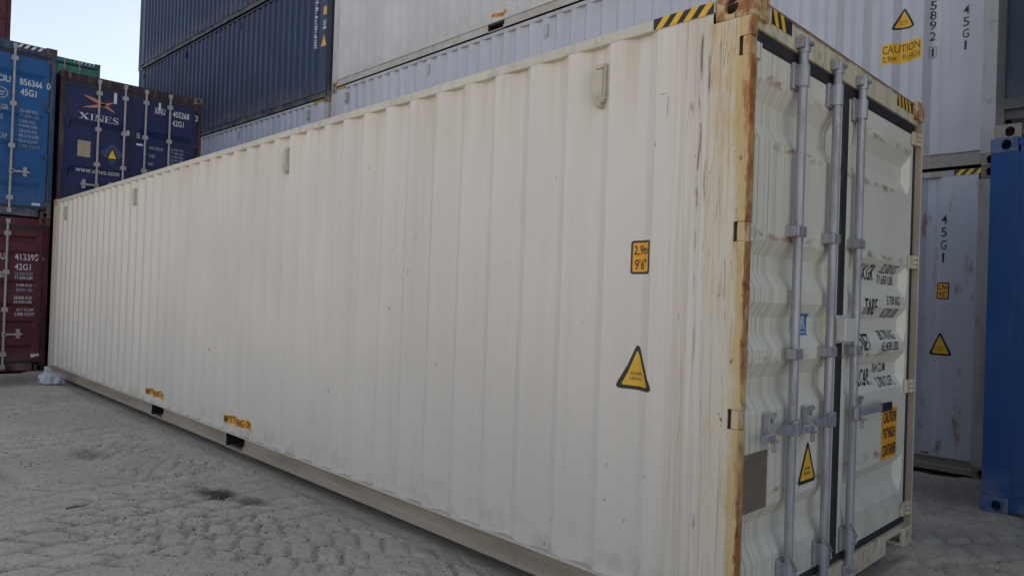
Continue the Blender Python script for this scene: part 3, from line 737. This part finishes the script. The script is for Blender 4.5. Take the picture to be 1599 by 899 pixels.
def ground():
    def axis(a, b, step, far):
        mid = list(np.arange(a, b+1e-6, step)); lo = []; x = a; s = step
        while x > -far: s = s*1.35; x -= s; lo.append(x)
        hi = []; x = b; s = step
        while x < far: s = s*1.35; x += s; hi.append(x)
        return np.array(lo[::-1]+mid+hi)
    def join(far, *seg):
        v = []
        for a, b, st in seg: v += list(np.arange(a, b-1e-6, st))
        v.append(seg[-1][1]); x = seg[0][0]; k = seg[0][2]; lo = []
        while x > -far: k *= 1.4; x -= k; lo.append(x)
        x = seg[-1][1]; k = seg[-1][2]; hi = []
        while x < far: k *= 1.4; x += k; hi.append(x)
        return np.array(lo[::-1]+v+hi)
    xs = join(2500, (-3.4, -2.3, .05), (-2.3, 0.06, .0085), (0.06, 1.2, .06), (1.2, 5.2, .022))
    ys = join(2500, (-1.8, 0.6, .022), (0.6, 5.4, .0095), (5.4, 7.6, .014), (7.6, 13.0, .03))
    X, Y = np.meshgrid(xs, ys, indexing='ij')
    rng = np.random.RandomState(3)
    def vnoise(sc, seed):
        r = np.random.RandomState(seed); g = r.rand(256, 256)
        u = X*sc+seed*13.7; v = Y*sc+seed*7.3
        i = np.floor(u).astype(int); j = np.floor(v).astype(int); fu = u-i; fv = v-j
        fu = fu*fu*(3-2*fu); fv = fv*fv*(3-2*fv)
        a = g[i % 256, j % 256]; b = g[(i+1) % 256, j % 256]; c = g[i % 256, (j+1) % 256]; d = g[(i+1) % 256, (j+1) % 256]
        return (a*(1-fu)+b*fu)*(1-fv)+(c*(1-fu)+d*fu)*fv-0.5
    Z = 0.026*vnoise(0.6, 1)+0.012*vnoise(1.7, 2)+0.003*vnoise(5, 3)+0.004*vnoise(13, 4)+0.004*vnoise(28, 5)
    Z += 0.006*vnoise(60, 6)
    GR = np.zeros_like(Z)
    crumb = np.clip(vnoise(34, 14), 0, 1)*0.030+np.clip(vnoise(70, 15), 0, 1)*0.018
    brk = vnoise(2.3, 10); brk2 = vnoise(7, 12); wob = vnoise(0.9, 8); wob2 = vnoise(3.7, 9)
    for (cx, cy), ang, offs, hw, la, lp, x0, x1, amt in TRACKS:
        ca, sa = math.cos(ang), math.sin(ang)
        s = (X-cx)*ca+(Y-cy)*sa; t = -(X-cx)*sa+(Y-cy)*ca+wob*0.07+wob2*0.016
        ins = 1/(1+np.exp((np.abs(t)-hw)*30))/(1+np.exp((x0-s)*9))/(1+np.exp((s-x1)*9))*amt
        keep = np.clip(0.95+brk*1.1, 0.35, 1); gr = np.zeros_like(Z)
        for k, o in enumerate(offs):
            w = 0.020+0.013*np.clip(brk2+.3, 0, 1); gr = np.maximum(gr, np.exp(-((t-o+0.02*brk2)/w)**2)*np.clip(1.1+brk2*0.9, 0.4, 1))
        band = np.digitize(t, offs)                  # each rib of the tread is staggered against the next
        ph = (s+t/math.tan(la)+wob2*0.035+band*0.37*lp)/lp; dd = np.abs(ph-np.round(ph))*lp*abs(math.sin(la))
        lug = np.exp(-(dd/0.018)**2)*np.clip(0.9+brk*0.9+brk2*1.1, 0.1, 1); gr = np.maximum(gr, lug)
        dome = np.clip(dd/(0.3*lp), 0, 1)
        GR = np.maximum(GR, ins*keep*gr*np.clip(0.5+brk2*1.6+brk, 0, 1))
        Z += ins*keep*(0.003*dome-0.056*gr)+ins*keep*gr*crumb*1.0
        for e in (offs[0]-.05, offs[-1]+.05): Z += np.exp(-((t-e)/0.03)**2)*ins*np.clip(brk2*1.4+.2, 0, 1)*0.022
    Z += crumb*0.22*np.clip(vnoise(1.3, 17)*2+.3, 0, 1)
    Z -= 0.012
    # ground sunk along the near container's foot and under all containers, deepening the shade
    Z -= 0.034*np.exp(-((X+0.05)/0.10)**2)*((Y > 0.4) & (Y < 11.8))
    for x0, x1, y0, y1 in FOOT:
        d = np.maximum(np.maximum(x0-X, X-x1), np.maximum(y0-Y, Y-y1))
        k = 1/(1+np.exp((d-0.02)*70)); Z = Z*(1-k)-0.052*k
    for x0, x1, y0, y1 in FOOT:      # the four corners bear on the ground
        for px in (x0+0.08, x1-0.08):
            for py in (y0+0.09, y1-0.09):
                d = np.sqrt((X-px)**2+(Y-py)**2); k = np.clip((0.30-d)/0.14, 0, 1); Z = Z*(1-k)+0.002*k
    Z = np.clip(Z, -0.065, 0.035)
    far = np.maximum(np.abs(X), np.abs(Y-5)); Z = np.where(far > 40, -0.012, Z)
    nx, ny = X.shape
    idx = np.arange(nx*ny).reshape(nx, ny)
    F = np.stack([idx[:-1, :-1], idx[1:, :-1], idx[1:, 1:], idx[:-1, 1:]], -1).reshape(-1, 4)
    me = bpy.data.meshes.new('ground')
    me.vertices.add(nx*ny); me.vertices.foreach_set('co', np.stack([X, Y, Z], -1).astype(np.float32).ravel())
    me.loops.add(F.size); me.loops.foreach_set('vertex_index', F.astype(np.int32).ravel())
    me.polygons.add(len(F)); me.polygons.foreach_set('loop_start', np.arange(0, F.size, 4, dtype=np.int32))
    me.polygons.foreach_set('use_smooth', np.ones(len(F), bool)); me.update(calc_edges=True); me.validate()
    me.materials.append(ground_mat())
    o = bpy.data.objects.new('ground', me); C.objects.link(o); tag(o, kind='structure')
    fx, fy = np.where((GR > 0.12) & (X > -2.3) & (X < -0.05) & (Y > 0.7) & (Y < 9.5))
    pr_ = GR[fx, fy]**0.8*np.where(Y[fx, fy] > 7.6, 3.0, np.where(Y[fx, fy] > 5.4, 1.5, 1.0))
    pick = rng.choice(len(fx), min(5200, len(fx)), replace=False, p=pr_/pr_.sum())
    clods = [(X[fx[k], fy[k]]+rng.normal(0, .012), Y[fx[k], fy[k]]+rng.normal(0, .012)) for k in pick]
    def h(x, y):
        i = int(np.clip(np.searchsorted(xs, x)-1, 0, nx-2)); j = int(np.clip(np.searchsorted(ys, y)-1, 0, ny-2)); return float(Z[i, j])
    return h, clods
gz, CLODS = ground()

# ------------------------------------------------------------ the near cream container
HC, ST = 2.896, 2.591
RECS = ((2.545, .085, .10, .08), (1.826, .067, .08, .072), (1.542, .070, .075, .072), (1.267, .074, .08, .072), (0.600, .070, .085, .09))
c = container('cream white high container in front, long ribbed side and rusty double doors towards the viewer', (0, 0, 0), 12.192, HC, None, main=True, recs=RECS, bars=(0.515, 0.940, 1.295))
rail_tape(c, 0.19, 0.505); header_tape(c, 0.215, 0.43, 2.800, 2.868, step=0.072); header_tape(c, 1.95, 2.262, 2.800, 2.866, step=0.066)
for y in (0.828, 4.164, 8.109, 11.463): vent(c, y)
d = c['sd'](); height_sign(d, -0.620, -0.494, 1.660, 1.825); d.build('height_sticker', c['side'])
d = c['sd'](); heavy_sign(d, -0.676, -0.449, 1.094, 1.328); d.build('warning_sticker', c['side'])
for u0, v0 in ((-7.42, 0.238), (-5.225, 0.238)):
    d = c['sd'](); lift_label(d, u0, u0+0.60, v0, v0+0.075); d.build('lifting_label', c['side'])
d = c['dd'](0); heavy_sign(d, 0.685, 0.915, 0.636, 0.860); d.build('warning_sticker', c['doors'][0])
d = c['dd'](0); d.rect(0.640, 0.838, 1.372, 1.500, M['white'], 0.001); d.rect(0.645, 0.833, 1.385, 1.494, M['blue_film'], 0.002)
d.text('LR', 0.715, 0.815, 1.414, 1.482, M['white'], bold=0.02); d.rect(0.68, 0.82, 1.396, 1.402, M['white'], 0.003); d.build('class_sticker', c['doors'][0])
mb = MB(); mb.box(0.105, 0.338, 0.031, 0.035, 0.600, 0.862, M['plate'])
for x in (0.114, 0.329):
    for z in (0.609, 0.853): mb.cyl((x, 0.032, z), (x, 0.027, z), 0.005, 8, M['bar'])
mb.build('data_plate', None, c['doors'][0])
d = c['dd'](1)
d.rect(1.895, 2.180, 0.603, 0.917, M['orange'], 0.001)
for t, v, a, b in (('CAUTION', .826, 1.925, 2.155), ("9'6\"HIGH", .728, 1.925, 2.150), ('CONTAINER', .622, 1.915, 2.165)): d.text(t, a, b, v, v+0.072, M['black'], bold=0.014)
d.build('height_sticker', c['doors'][1])
d = Lines(lambda: c['dd'](1), c['doors'][1])
for t, a, b, v in (('MAX.GR', 1.475, 1.785, 1.75), ('TARE', 1.545, 1.755, 1.545), ('NET', 1.520, 1.672, 1.335), ('CU.CAP.', 1.480, 1.775, 1.125)): d.text(t, a, b, v-0.048, v+0.048, M['black'], bold=0.006)
for t, a, b, v in (('32.500 KG', 1.885, 2.165, 1.783), ('71.650 LBS', 1.855, 2.150, 1.716), ('3.730 KG', 1.920, 2.160, 1.588), ('8.220 LBS', 1.895, 2.165, 1.510), ('28.770 KG', 1.855, 2.150, 1.374), ('63.430 LBS', 1.855, 2.160, 1.305), ('76.4 CU.M.', 1.815, 2.060, 1.172), ('2.700 CU.FT.', 1.86, 2.17, 1.085)):
    d.text(t, a, b, v-0.028, v+0.028, M['black'], bold=0.002)
mb = MB(); mb.box(1.072, 1.225, -0.036, 0.018, 1.350, 1.475, M['box'], c=0.008); mb.box(1.10, 1.24, 0.016, 0.034, 1.340, 1.49, M['box'], c=0.004); mb.build('lock_box', None, c['doors'][1])

# ------------------------------------------------------------ the long stacks behind
GB = 'containers in the stacks behind the cream one'
XB, YB, LB = 4.95, 0.03, 11.75
def vdigits(d, txt, y, z0, dz, h, w, m='black'):
    for i, ch in enumerate(txt):
        if ch == ' ': continue
        ww = w*(0.35 if ch == '1' else 1); d.text(ch, -y-ww/2, -y+ww/2, z0-i*dz-h/2, z0-i*dz+h/2, M[m], bold=0.004)
w1 = container('dirty bluish white container standing on the ground behind the doors, rust blotches near its foot', (XB, YB, 0), LB, HC, 'worn_white', group=GB, pockets=False)
y_ = lambda y: y-YB
d = w1['sd'](); vdigits(d, '45G1', y_(.49), 2.418, .122, .088, .050); d.build('code_lettering', w1['side'])
d = w1['sd'](); height_sign(d, -y_(.541), -y_(.432), 1.654, 1.814); d.build('height_sticker', w1['side'])
d = w1['sd'](); heavy_sign(d, -y_(.607), -y_(.389), 1.117, 1.348); d.build('warning_sticker', w1['side'])
rail_tape(w1, y_(.205), y_(.42))
w2 = container('lavender white container with CAUTION sticker on its side, second level behind the doors', (XB, YB, HC), LB, HC, 'lavender_white', group=GB, pockets=False)
d = w2['sd'](); z_ = lambda z: z-HC
heavy_sign(d, -y_(1.014), -y_(.793), z_(4.36), z_(4.585)); d.build('warning_sticker', w2['side'])
d = w2['sd'](); u0, u1 = -y_(1.094), -y_(.730); d.rect(u0, u1, z_(4.022), z_(4.226), M['yellow'], 0.001)
d.text('CAUTION', u0+.012, u1-.012, z_(4.128), z_(4.206), M['black'], bold=0.0); d.text('2,9m', u0+.015, u0+.135, z_(4.036), z_(4.104), M['black'], bold=0.0); d.text('9½HIGH', u0+.185, u1-.012, z_(4.042), z_(4.108), M['black'], bold=0.0)
d.build('caution_sticker', w2['side'])
d = w2['sd'](); vdigits(d, '589', y_(.645), z_(4.53), .0985, .085, .052); vdigits(d, '2', y_(.645), z_(4.225), .1, .085, .052); d.build('code_lettering', w2['side']); d = w2['sd'](); vdigits(d, '1', y_(.642), z_(4.065), .1, .08, .05)
for (a, b, p, q) in ((-.03, .03, -.055, -.051), (-.03, .03, .051, .055), (-.03, -.026, -.051, .051), (.026, .03, -.051, .051)): d.rect(-y_(.642)+a, -y_(.642)+b, z_(4.065)+p, z_(4.065)+q, M['black'], 0.002)
d.build('code_lettering', w2['side']); d = w2['sd'](); vdigits(d, '45G1', y_(.36), z_(4.397), .112, .085, .052); d.build('code_lettering', w2['side'])
for yy in (2.9, 5.7, 8.5, 11.2): vent(w2, yy)
rail_tape(w2, LB-0.52, LB-0.19)
w3 = container('warm white container on the third level, orange label over its lifting slot', (XB, YB, 2*HC), LB, HC, 'warm_white', group=GB)
for yc in (6.92, 4.7):
    d = w3['sd'](); lift_label(d, -yc, -yc+0.37, 0.235, 0.30); d.build('lifting_label', w3['side'])
w4 = container('unseen white container added above the warm white one behind to cast shade', (XB, YB, 3*HC), LB, HC, 'warm_white', group=GB)  # out of view, added on the stack for the shade it casts
# the navy stack further along, standing a little askew
RZ = R(1.65); XN, YN = 5.20, 12.30
n1 = container('grey white container at the foot of the navy stack', (XN, YN, 0), LB, HC, 'pale_blue_white', group=GB, rz=RZ)
n2 = container('pale bluish container under the two navy ones, striped tape at its top corner', (XN, YN, HC), LB, HC, 'pale_blue_white', group=GB, rz=RZ)
rail_tape(n2, 0.19, 0.62); 
for yy in (0.9, 4.3, 7.6): vent(n2, yy)
n3 = container('lower navy container with white and orange marks near its end', (XN, YN, 2*HC), LB, HC, 'navy', group=GB, rz=RZ, pockets=False)
d = n3['sd'](); zz = 1.2
rr = random.Random(4)
for k in range(30):
    hgt = rr.choice((.045, .055, .03)); d.rect(-.70, -.70+rr.choice((.05, .06, .035)), zz, zz+hgt, M['white' if k % 3 else 'whitefade'], 0.0015); zz += hgt+rr.choice((.012, .02, .03))
d.tri(-.42, -.20, 1.18, 1.44, M['orange'], 0.0015, r=0.01)
d.rect(-.36, -.24, 1.56, 1.61, M['white'], 0.0015); d.rect(-.36, -.24, 1.64, 1.76, M['whitefade'], 0.0015); d.rect(-.36, -.23, 1.88, 2.06, M['orange'], 0.0015); d.rect(-.34, -.27, 2.2, 2.6, M['white'], 0.0015)
d.build('side_lettering', n3['side'])
n4 = container('upper navy container at the top of the stack against the sky', (XN-0.03, YN+0.06, 3*HC), LB-0.06, HC, 'navy', group=GB, rz=RZ, pockets=False)
for cc in (n3, n4):
    for yy in (0.9, 4.4, 7.9, 11.3): vent(cc, yy)

# ------------------------------------------------------------ the blocks of door ends at the left
GL = 'containers stacked doors outward at the left'
YL = 12.5
x1 = container('blue standard container under the dark blue doors, hidden by the cream one', (0.10, YL, 0), 12.192, ST, 'ink_blue', group=GL)
xc = container('dark blue container whose doors carry an orange cross and white lettering', (0.10, YL, ST), 12.192, ST, 'ink_blue', group=GL, hz0=0.66, recs=((1.80, .10, .04, .10), (0.98, .10, .04, .10), (0.42, .08, .06, .08)))
def SER(ch):
    def bar(x0, y0, x1, y1, w):       # stroke with horizontal ends
        return [(x0-w/2, y0), (x0+w/2, y0), (x1+w/2, y1), (x1-w/2, y1)]
    T, t, h = .20, .08, .05
    sf = lambda x, y, w=.36: [(x-w/2, y-h/2), (x+w/2, y-h/2), (x+w/2, y+h/2), (x-w/2, y+h/2)]
    if ch == 'X': return [bar(.16, 1, .84, 0, T+.06), bar(.16, 0, .84, 1, t), sf(.16, .975), sf(.84, .975, .28), sf(.16, .025, .28), sf(.84, .025)]
    if ch == 'I': return [bar(.5, 0, .5, 1, T+.06), sf(.5, .975, .5), sf(.5, .025, .5)]
    if ch == 'N': return [bar(.14, 0, .14, 1, t), bar(.86, 0, .86, 1, t), bar(.16, 1, .84, 0, T+.03), sf(.13, .975, .3), sf(.86, .975), sf(.14, .025)]
    if ch == 'E': return [bar(.26, 0, .26, 1, T), [(.1, .95), (.9, .95), (.9, 1), (.1, 1)], [(.1, 0), (.94, 0), (.94, .05), (.1, .05)], [(.3, .48), (.7, .48), (.7, .53), (.3, .53)], [(.84, .8), (.9, .76), (.9, 1), (.84, 1)], [(.88, 0), (.94, 0), (.94, .25), (.88, .21)], [(.65, .4), (.7, .4), (.7, .62), (.65, .62)]]
    pts = [(.84, .80), (.72, .93), (.5, .97), (.28, .90), (.20, .74), (.32, .58), (.55, .49), (.76, .38), (.82, .22), (.70, .08), (.48, .03), (.26, .08), (.15, .24)]
    wd = [.06, .07, .08, .12, .16, .20, .22, .20, .16, .12, .08, .07, .06]; q = []
    for i in range(len(pts)-1):
        a, b = Vector(pts[i]), Vector(pts[i+1]); n = Vector((-(b-a).y, (b-a).x)).normalized()
        q.append([(a+n*wd[i]/2)[:], (a-n*wd[i]/2)[:], (b-n*wd[i+1]/2)[:], (b+n*wd[i+1]/2)[:]])
    return q+[[(.79, .72), (.86, .72), (.86, .99), (.79, .99)], [(.13, .02), (.20, .02), (.20, .30), (.13, .30)]]
dx = lambda x: x-0.10
dz = lambda z: z-ST
d = xc['dd'](0)
def swoosh(p0, p1, p2, w):
    n = 10; L_, R_ = [], []
    for i in range(n+1):
        t = i/n; p = (1-t)**2*Vector(p0)+2*t*(1-t)*Vector(p1)+t*t*Vector(p2); tg = (Vector(p2)-Vector(p0)).normalized(); nn = Vector((-tg.y, tg.x)); k = w*math.sin(math.pi*t)**0.9/2
        L_.append((p+nn*k)[:]); R_.append((p-nn*k)[:])
    vs = L_+R_; d.poly(vs, [(i, n+1+i, n+2+i, i+1) for i in range(n)], M['salmon'], 0.002)
swoosh((dx(.455), dz(4.825)), (dx(.735), dz(4.755)), (dx(.99), dz(4.60)), .062); swoosh((dx(.455), dz(4.61)), (dx(.735), dz(4.665)), (dx(.99), dz(4.80)), .05)
d.build('cross_emblem', xc['doors'][0])
d = xc['dd'](0); uu = dx(.40)
for i, (ch, wv) in enumerate((('X', .165), ('I', .09), ('N', .15), ('E', .13), ('S', .12))):
    for pl in SER(ch): d.poly([(uu+px*wv*1.02, dz(4.40)+py*.115) for px, py in pl], [tuple(range(len(pl)))], M['white'], 0.002+0.0001*i)
    uu += wv
d.build('door_lettering', xc['doors'][0]); d = xc['dd'](0); d.text('www.xines.com', dx(.385), dx(1.10), dz(3.475), dz(3.555), M['white'], bold=0.01); d.build('door_lettering', xc['doors'][0])
d = xc['dd'](0); q = .19; cx_, cz_ = dx(.963), dz(3.86)
for s_, m_ in ((q, 'frame_b'), (q*.86, 'base_b')):
    pass
M['placard'] = flat('faded_placard_film', (0.03, 0.06, 0.16), 0.5)
d.poly([(cx_-q, cz_), (cx_, cz_-q), (cx_+q, cz_), (cx_, cz_+q)], [(0, 1, 2, 3)], M['placard'], 0.001); heavy_sign(d, dx(.857), dx(1.07), dz(3.755), dz(3.98), words=False); d.build('warning_sticker', xc['doors'][0])
d = xc['dd'](0); d.rect(dx(.40), dx(.605), dz(3.74), dz(4.02), M['brass'], 0.004); d.build('data_plate', xc['doors'][0])
d = xc['dd'](0); d.rect(dx(.955), dx(1.005), dz(4.77), dz(5.00), M['white'], 0.002); d.rect(dx(1.19), dx(1.235), dz(4.24), dz(4.33), M['white'], 0.002); d.build('paper_slip', xc['doors'][0])
d = xc['dd'](1); d.rect(dx(1.73), dx(1.77), dz(4.82), dz(4.95), M['white'], 0.002); d.rect(dx(1.36), dx(1.43), dz(4.22), dz(4.33), M['whitefade'], 0.002); d.rect(dx(1.36), dx(1.48), dz(4.09), dz(4.125), M['white'], 0.002); d.build('paper_slip', xc['doors'][1])
d = Lines(lambda: xc['dd'](1), xc['doors'][1])
d.text('XINU', dx(1.655), dx(1.85), dz(4.735), dz(4.85), M['white']); d.text('405268', dx(1.99), dx(2.30), dz(4.735), dz(4.85), M['white']); d.text('3', dx(2.415), dx(2.47), dz(4.735), dz(4.85), M['white']); d.text('42G1', dx(1.985), dx(2.20), dz(4.565), dz(4.675), M['white'])
for i, (t, w) in enumerate((('MAX.GROSS', .25), ('TARE', .11), ('NET', .10), ('CU.CAP.', .17))): d.text(t, dx(1.585), dx(1.585+w), dz(4.055-i*.15), dz(4.11-i*.15), M['whitefade'])
for i, t in enumerate(('32.500 KGS', '71.650 LBS', '3.640 KGS', '8.030 LBS', '28.860 KGS', '63.620 LBS', '67.7 CU.M', '2.390 CU.FT')): d.text(t, dx(1.98), dx(2.215), dz(4.095-i*.068), dz(4.137-i*.068), M['whitefade'])

mr = container('maroon container on the ground at the far left, its lettering beside a locking bar', (-2.408, YL+.02, 0), 12.192, ST, 'maroon', group=GL, hz0=0.63, recs=((2.28, .05, .03, .05), (2.02, .05, .03, .05), (1.52, .05, .05, .05), (1.15, .05, .05, .05), (0.86, .05, .05, .05), (0.45, .05, .05, .05)))
mx = lambda x: x+2.408
d = Lines(lambda: mr['dd'](1), mr['doors'][1])
d.text('YU', mx(-.715), mx(-.60), 1.865, 1.975, M['white']); d.text('413395', mx(-.455), mx(-.12), 1.865, 1.975, M['white']); d.text('6', mx(-.055), mx(-.005), 1.865, 1.975, M['white'])
d.text('42G1', mx(-.455), mx(-.225), 1.70, 1.805, M['white']); d.text('OSS', mx(-.72), mx(-.60), 1.57, 1.67, M['white'])
for t, a, v in (('32.500 KGS', -.45, 1.640), ('71.650 LBS', -.45, 1.572), ('3.640 KGS', -.42, 1.45), ('8.030 LBS', -.42, 1.37), ('28.860 KGS', -.45, 1.238), ('63.620 LBS', -.45, 1.166), ('67.7 CU.M', -.40, 1.035), ('2.390 CU.FT', -.43, .960)): d.text(t, mx(a), mx(a+.026*len(t)), v-.024, v+.026, M['whitefade' if '00 K' in t or '030' in t else 'white'])
d = mr['dd'](1); d.rect(mx(-.18), mx(-.055), .235, .295, M['white'], .002); d.build('paper_slip', mr['doors'][1])

bl = container('strong blue container with white lettering, stacked on the maroon one', (-2.405, YL, ST), 12.192, HC, 'strong_blue', group=GL, hz0=0.74, recs=((2.42, .07, .06, .09), (1.72, .06, .06, .08), (1.24, .08, .05, .09), (0.58, .08, .08, .10)))
d = Lines(lambda: bl['dd'](1), bl['doors'][1]); m2 = lambda x: x+2.405
d.text('CIU', m2(-.80), m2(-.615), dz(4.785), dz(4.90), M['white']); d.text('856366', m2(-.485), m2(-.155), dz(4.785), dz(4.90), M['white']); d.text('0', m2(-.10), m2(-.045), dz(4.785), dz(4.90), M['white'])
d.text('45G1', m2(-.475), m2(-.245), dz(4.615), dz(4.725), M['white'])
for t, a, b, v in (('S.GR', -.78, -.635, 4.37), ('TARE', -.86, -.70, 4.215), ('CAP', -.76, -.64, 3.90)): d.text(t, m2(a), m2(b), dz(v-.045), dz(v+.045), M['whitefade'])
for i, t in enumerate(('32.500 KG', '71.650 LBS', '3.830 KG', '8.440 LBS', '28.670 KG', '63.210 LBS', '76.4 CU.M', '2.700 CU.FT')): d.text(t, m2(-.475), m2(-.475+.029*len(t)), dz(4.335-i*.078-(i//2)*.012), dz(4.385-i*.078-(i//2)*.012), M['whitefade'])
d = bl['dd'](1); d.rect(m2(-.255), m2(-.13), dz(2.80), dz(2.84), M['white'], .002); d.build('paper_slip', bl['doors'][1])
d = bl['dd'](1); n = 24; ring = [(m2(-.745)+r_*math.cos(2*math.pi*i/n)*1.1, dz(4.60)+r_*math.sin(2*math.pi*i/n)) for r_ in (.092, .076) for i in range(n)]; d.poly(ring, [(i, (i+1) % n, n+(i+1) % n, n+i) for i in range(n)], M['whitefade'], .002); d.rect(m2(-.80), m2(-.69), dz(4.605), dz(4.63), M['whitefade'], .002); d.rect(m2(-.79), m2(-.70), dz(4.56), dz(4.58), M['whitefade'], .002); d.build('round_emblem', bl['doors'][1])
header_tape(bl, m2(-.56), m2(-.17), 2.805, 2.868, mY='white', mB='gasket', step=.095, slant=.05)
top = container('brownish maroon container set back on top of the strong blue one', (-2.41, 16.72, ST+HC), 6.058, ST, 'maroon', group=GL, pockets=False)
for k in range(2): container(('lower' if k else 'lowest')+' green container in the far stack beyond the dark blue doors', (1.33, 24.80, k*HC), 6.058, HC, 'green', group=GL, pockets=False)
g3 = container('green container in the distance, its top showing above the dark blue doors', (1.33, 24.35, 2*HC), 6.058, HC, 'green', group=GL, pockets=False)
header_tape(g3, 1.62, 2.25, 2.79, 2.868, mY='white', mB='gasket', step=.11, slant=.05)

# ------------------------------------------------------------ the blue stack at the right edge
GR = 'containers stacked at the right edge'
b1 = container('deep blue container standing on the ground at the right edge', (3.775, -12.292, 0), 12.192, HC, 'deep_blue', group=GR, pockets=False)
b2 = container('dark slate container with grey corner posts on the deep blue one', (3.84, -12.30, HC), 12.192, HC, 'slate', group=GR, pockets=False, pd=0.06)

# ------------------------------------------------------------ litter on the ground
def bag():
    bm = bmesh.new(); bmesh.ops.create_icosphere(bm, subdivisions=5, radius=1)
    for v in bm.verts:
        p = v.co.copy(); a = math.atan2(p.y, p.x); t = (p.z+1)/2
        rad = 0.20*(1-t)**0.42*(0.35+0.65*min(1, t*8+.2)) if t < 0.72 else 0.20*0.28**0.42*(1-(t-.72)*1.1)
        if t > 0.55: rad *= 1-0.55*min(1, (t-0.55)/0.2)
        fold = 0.5+0.5*math.sin(a*5+3*mnoise.noise(p*2)+t*2)
        n = mnoise.fractal(p*2.6, 1.0, 2.1, 5)
        rad *= 0.80+0.22*fold*(0.4+t)+0.20*n
        z = 0.262*t**1.15+0.02*n*(1-t)
        v.co = (rad*math.cos(a)*1.05+0.055*(1-t)-0.035*t, rad*math.sin(a)*0.9, max(z, 0.0))
        v.co += Vector((0, 0, 1))*0.02*max(0, mnoise.noise(p*9))*t
    mb = MB(); mb.bm(bm, None, True)
    N = NT('thin_white_plastic'); col = N.mix(N.ramp(N.noise(14, 4), .35, .65), (0.62, 0.62, 0.67), (0.48, 0.48, 0.54))
    N.bump(N.noise(34, 6, .7, dist=1.2), 0.9, 0.02); m = N.done(col, 0.32)
    o = mb.build('plastic_bag', m); x, y = -0.29, 10.66; o.location = (x, y, gz(x, y)-0.006)
    tag(o, 'crumpled white plastic bag lying at the far foot of the cream container', 'plastic bag')
bag()
def gravel():
    rg = random.Random(11); mb = MB()
    base = bmesh.new(); bmesh.ops.create_icosphere(base, subdivisions=1, radius=1); bv = [v.co.copy() for v in base.verts]; bf = [[v.index for v in f.verts] for f in base.faces]; base.free()
    N = NT('loose_stone'); m = N.done(N.mix(N.ramp(N.noise(5, 3), .35, .65), (0.44, 0.41, 0.36), (0.19, 0.178, 0.158)), 0.9)
    k = 0
    while k < 9000:
        if rg.random() < 0.8: x, y = rg.uniform(-2.5, -0.02), 1.2+10.5*rg.random()**1.5
        else: x, y = rg.uniform(1.2, 4.9), rg.uniform(-1.3, 0.4)
        if any(x0-.01 < x < x1+.01 and y0-.01 < y < y1+.01 for x0, x1, y0, y1 in FOOT): continue
        if mnoise.noise(Vector((x*1.6, y*1.6, 3))) < rg.uniform(-.35, .35): continue
        r = 0.0020+0.0095*rg.random()**5; q = [Vector((rg.uniform(.7, 1.2), rg.uniform(.7, 1.2), rg.uniform(.5, .9)))]
        rot = Matrix.Rotation(rg.uniform(0, 6), 3, 'Z'); z = gz(x, y)
        vs = []
        for p in bv:
            w = rot @ Vector((p.x*q[0].x, p.y*q[0].y, p.z*q[0].z))*r*rg.uniform(.8, 1.15); vs.append((x+w.x, y+w.y, z+w.z+r*.25))
        mb.add(vs, bf, m); k += 1
    N2 = NT('crumbled_soil'); m2 = N2.done(N2.mix(N2.ramp(N2.noise(6, 3), .35, .65), (0.42, 0.38, 0.31), (0.21, 0.19, 0.158)), 0.95)
    for x, y in CLODS:
        r = 0.0030+0.0085*rg.random()**4; z = gz(x, y); ex, ey = rg.uniform(.7, 1.5), rg.uniform(.7, 1.3)
        mb.add([(x+p.x*r*ex*rg.uniform(.75, 1.2), y+p.y*r*ey*rg.uniform(.75, 1.2), z+p.z*r*.75*rg.uniform(.75, 1.2)+r*.3) for p in bv], bf, m2)
    tag(mb.build('gravel', m), kind='stuff')
gravel()
def twig(x, y, a, L_, label):
    mb = MB(); m = M['twig']; p = Vector((0, 0, 0.006)); d_ = a; pts = [p.copy()]
    rg = random.Random(int(x*100))
    for i in range(5): d_ += rg.uniform(-.5, .5); p = p+Vector((math.cos(d_), math.sin(d_), rg.uniform(-.02, .05)))*L_/5; pts.append(p.copy())
    for i, (p0, p1) in enumerate(zip(pts, pts[1:])): mb.cyl(p0, p1, 0.006-.0008*i, 6, None, 0.006-.0008*(i+1))
    o = mb.build('twig', m); o.location = (x, y, gz(x, y)+.002); tag(o, label, 'twig')
M['twig'] = flat('dry_twig_bark', (0.07, 0.05, 0.035), 0.85)
twig(-1.60, 3.98, 0.5, 0.15, 'short dry twig lying on a tyre rut in the dusty ground')
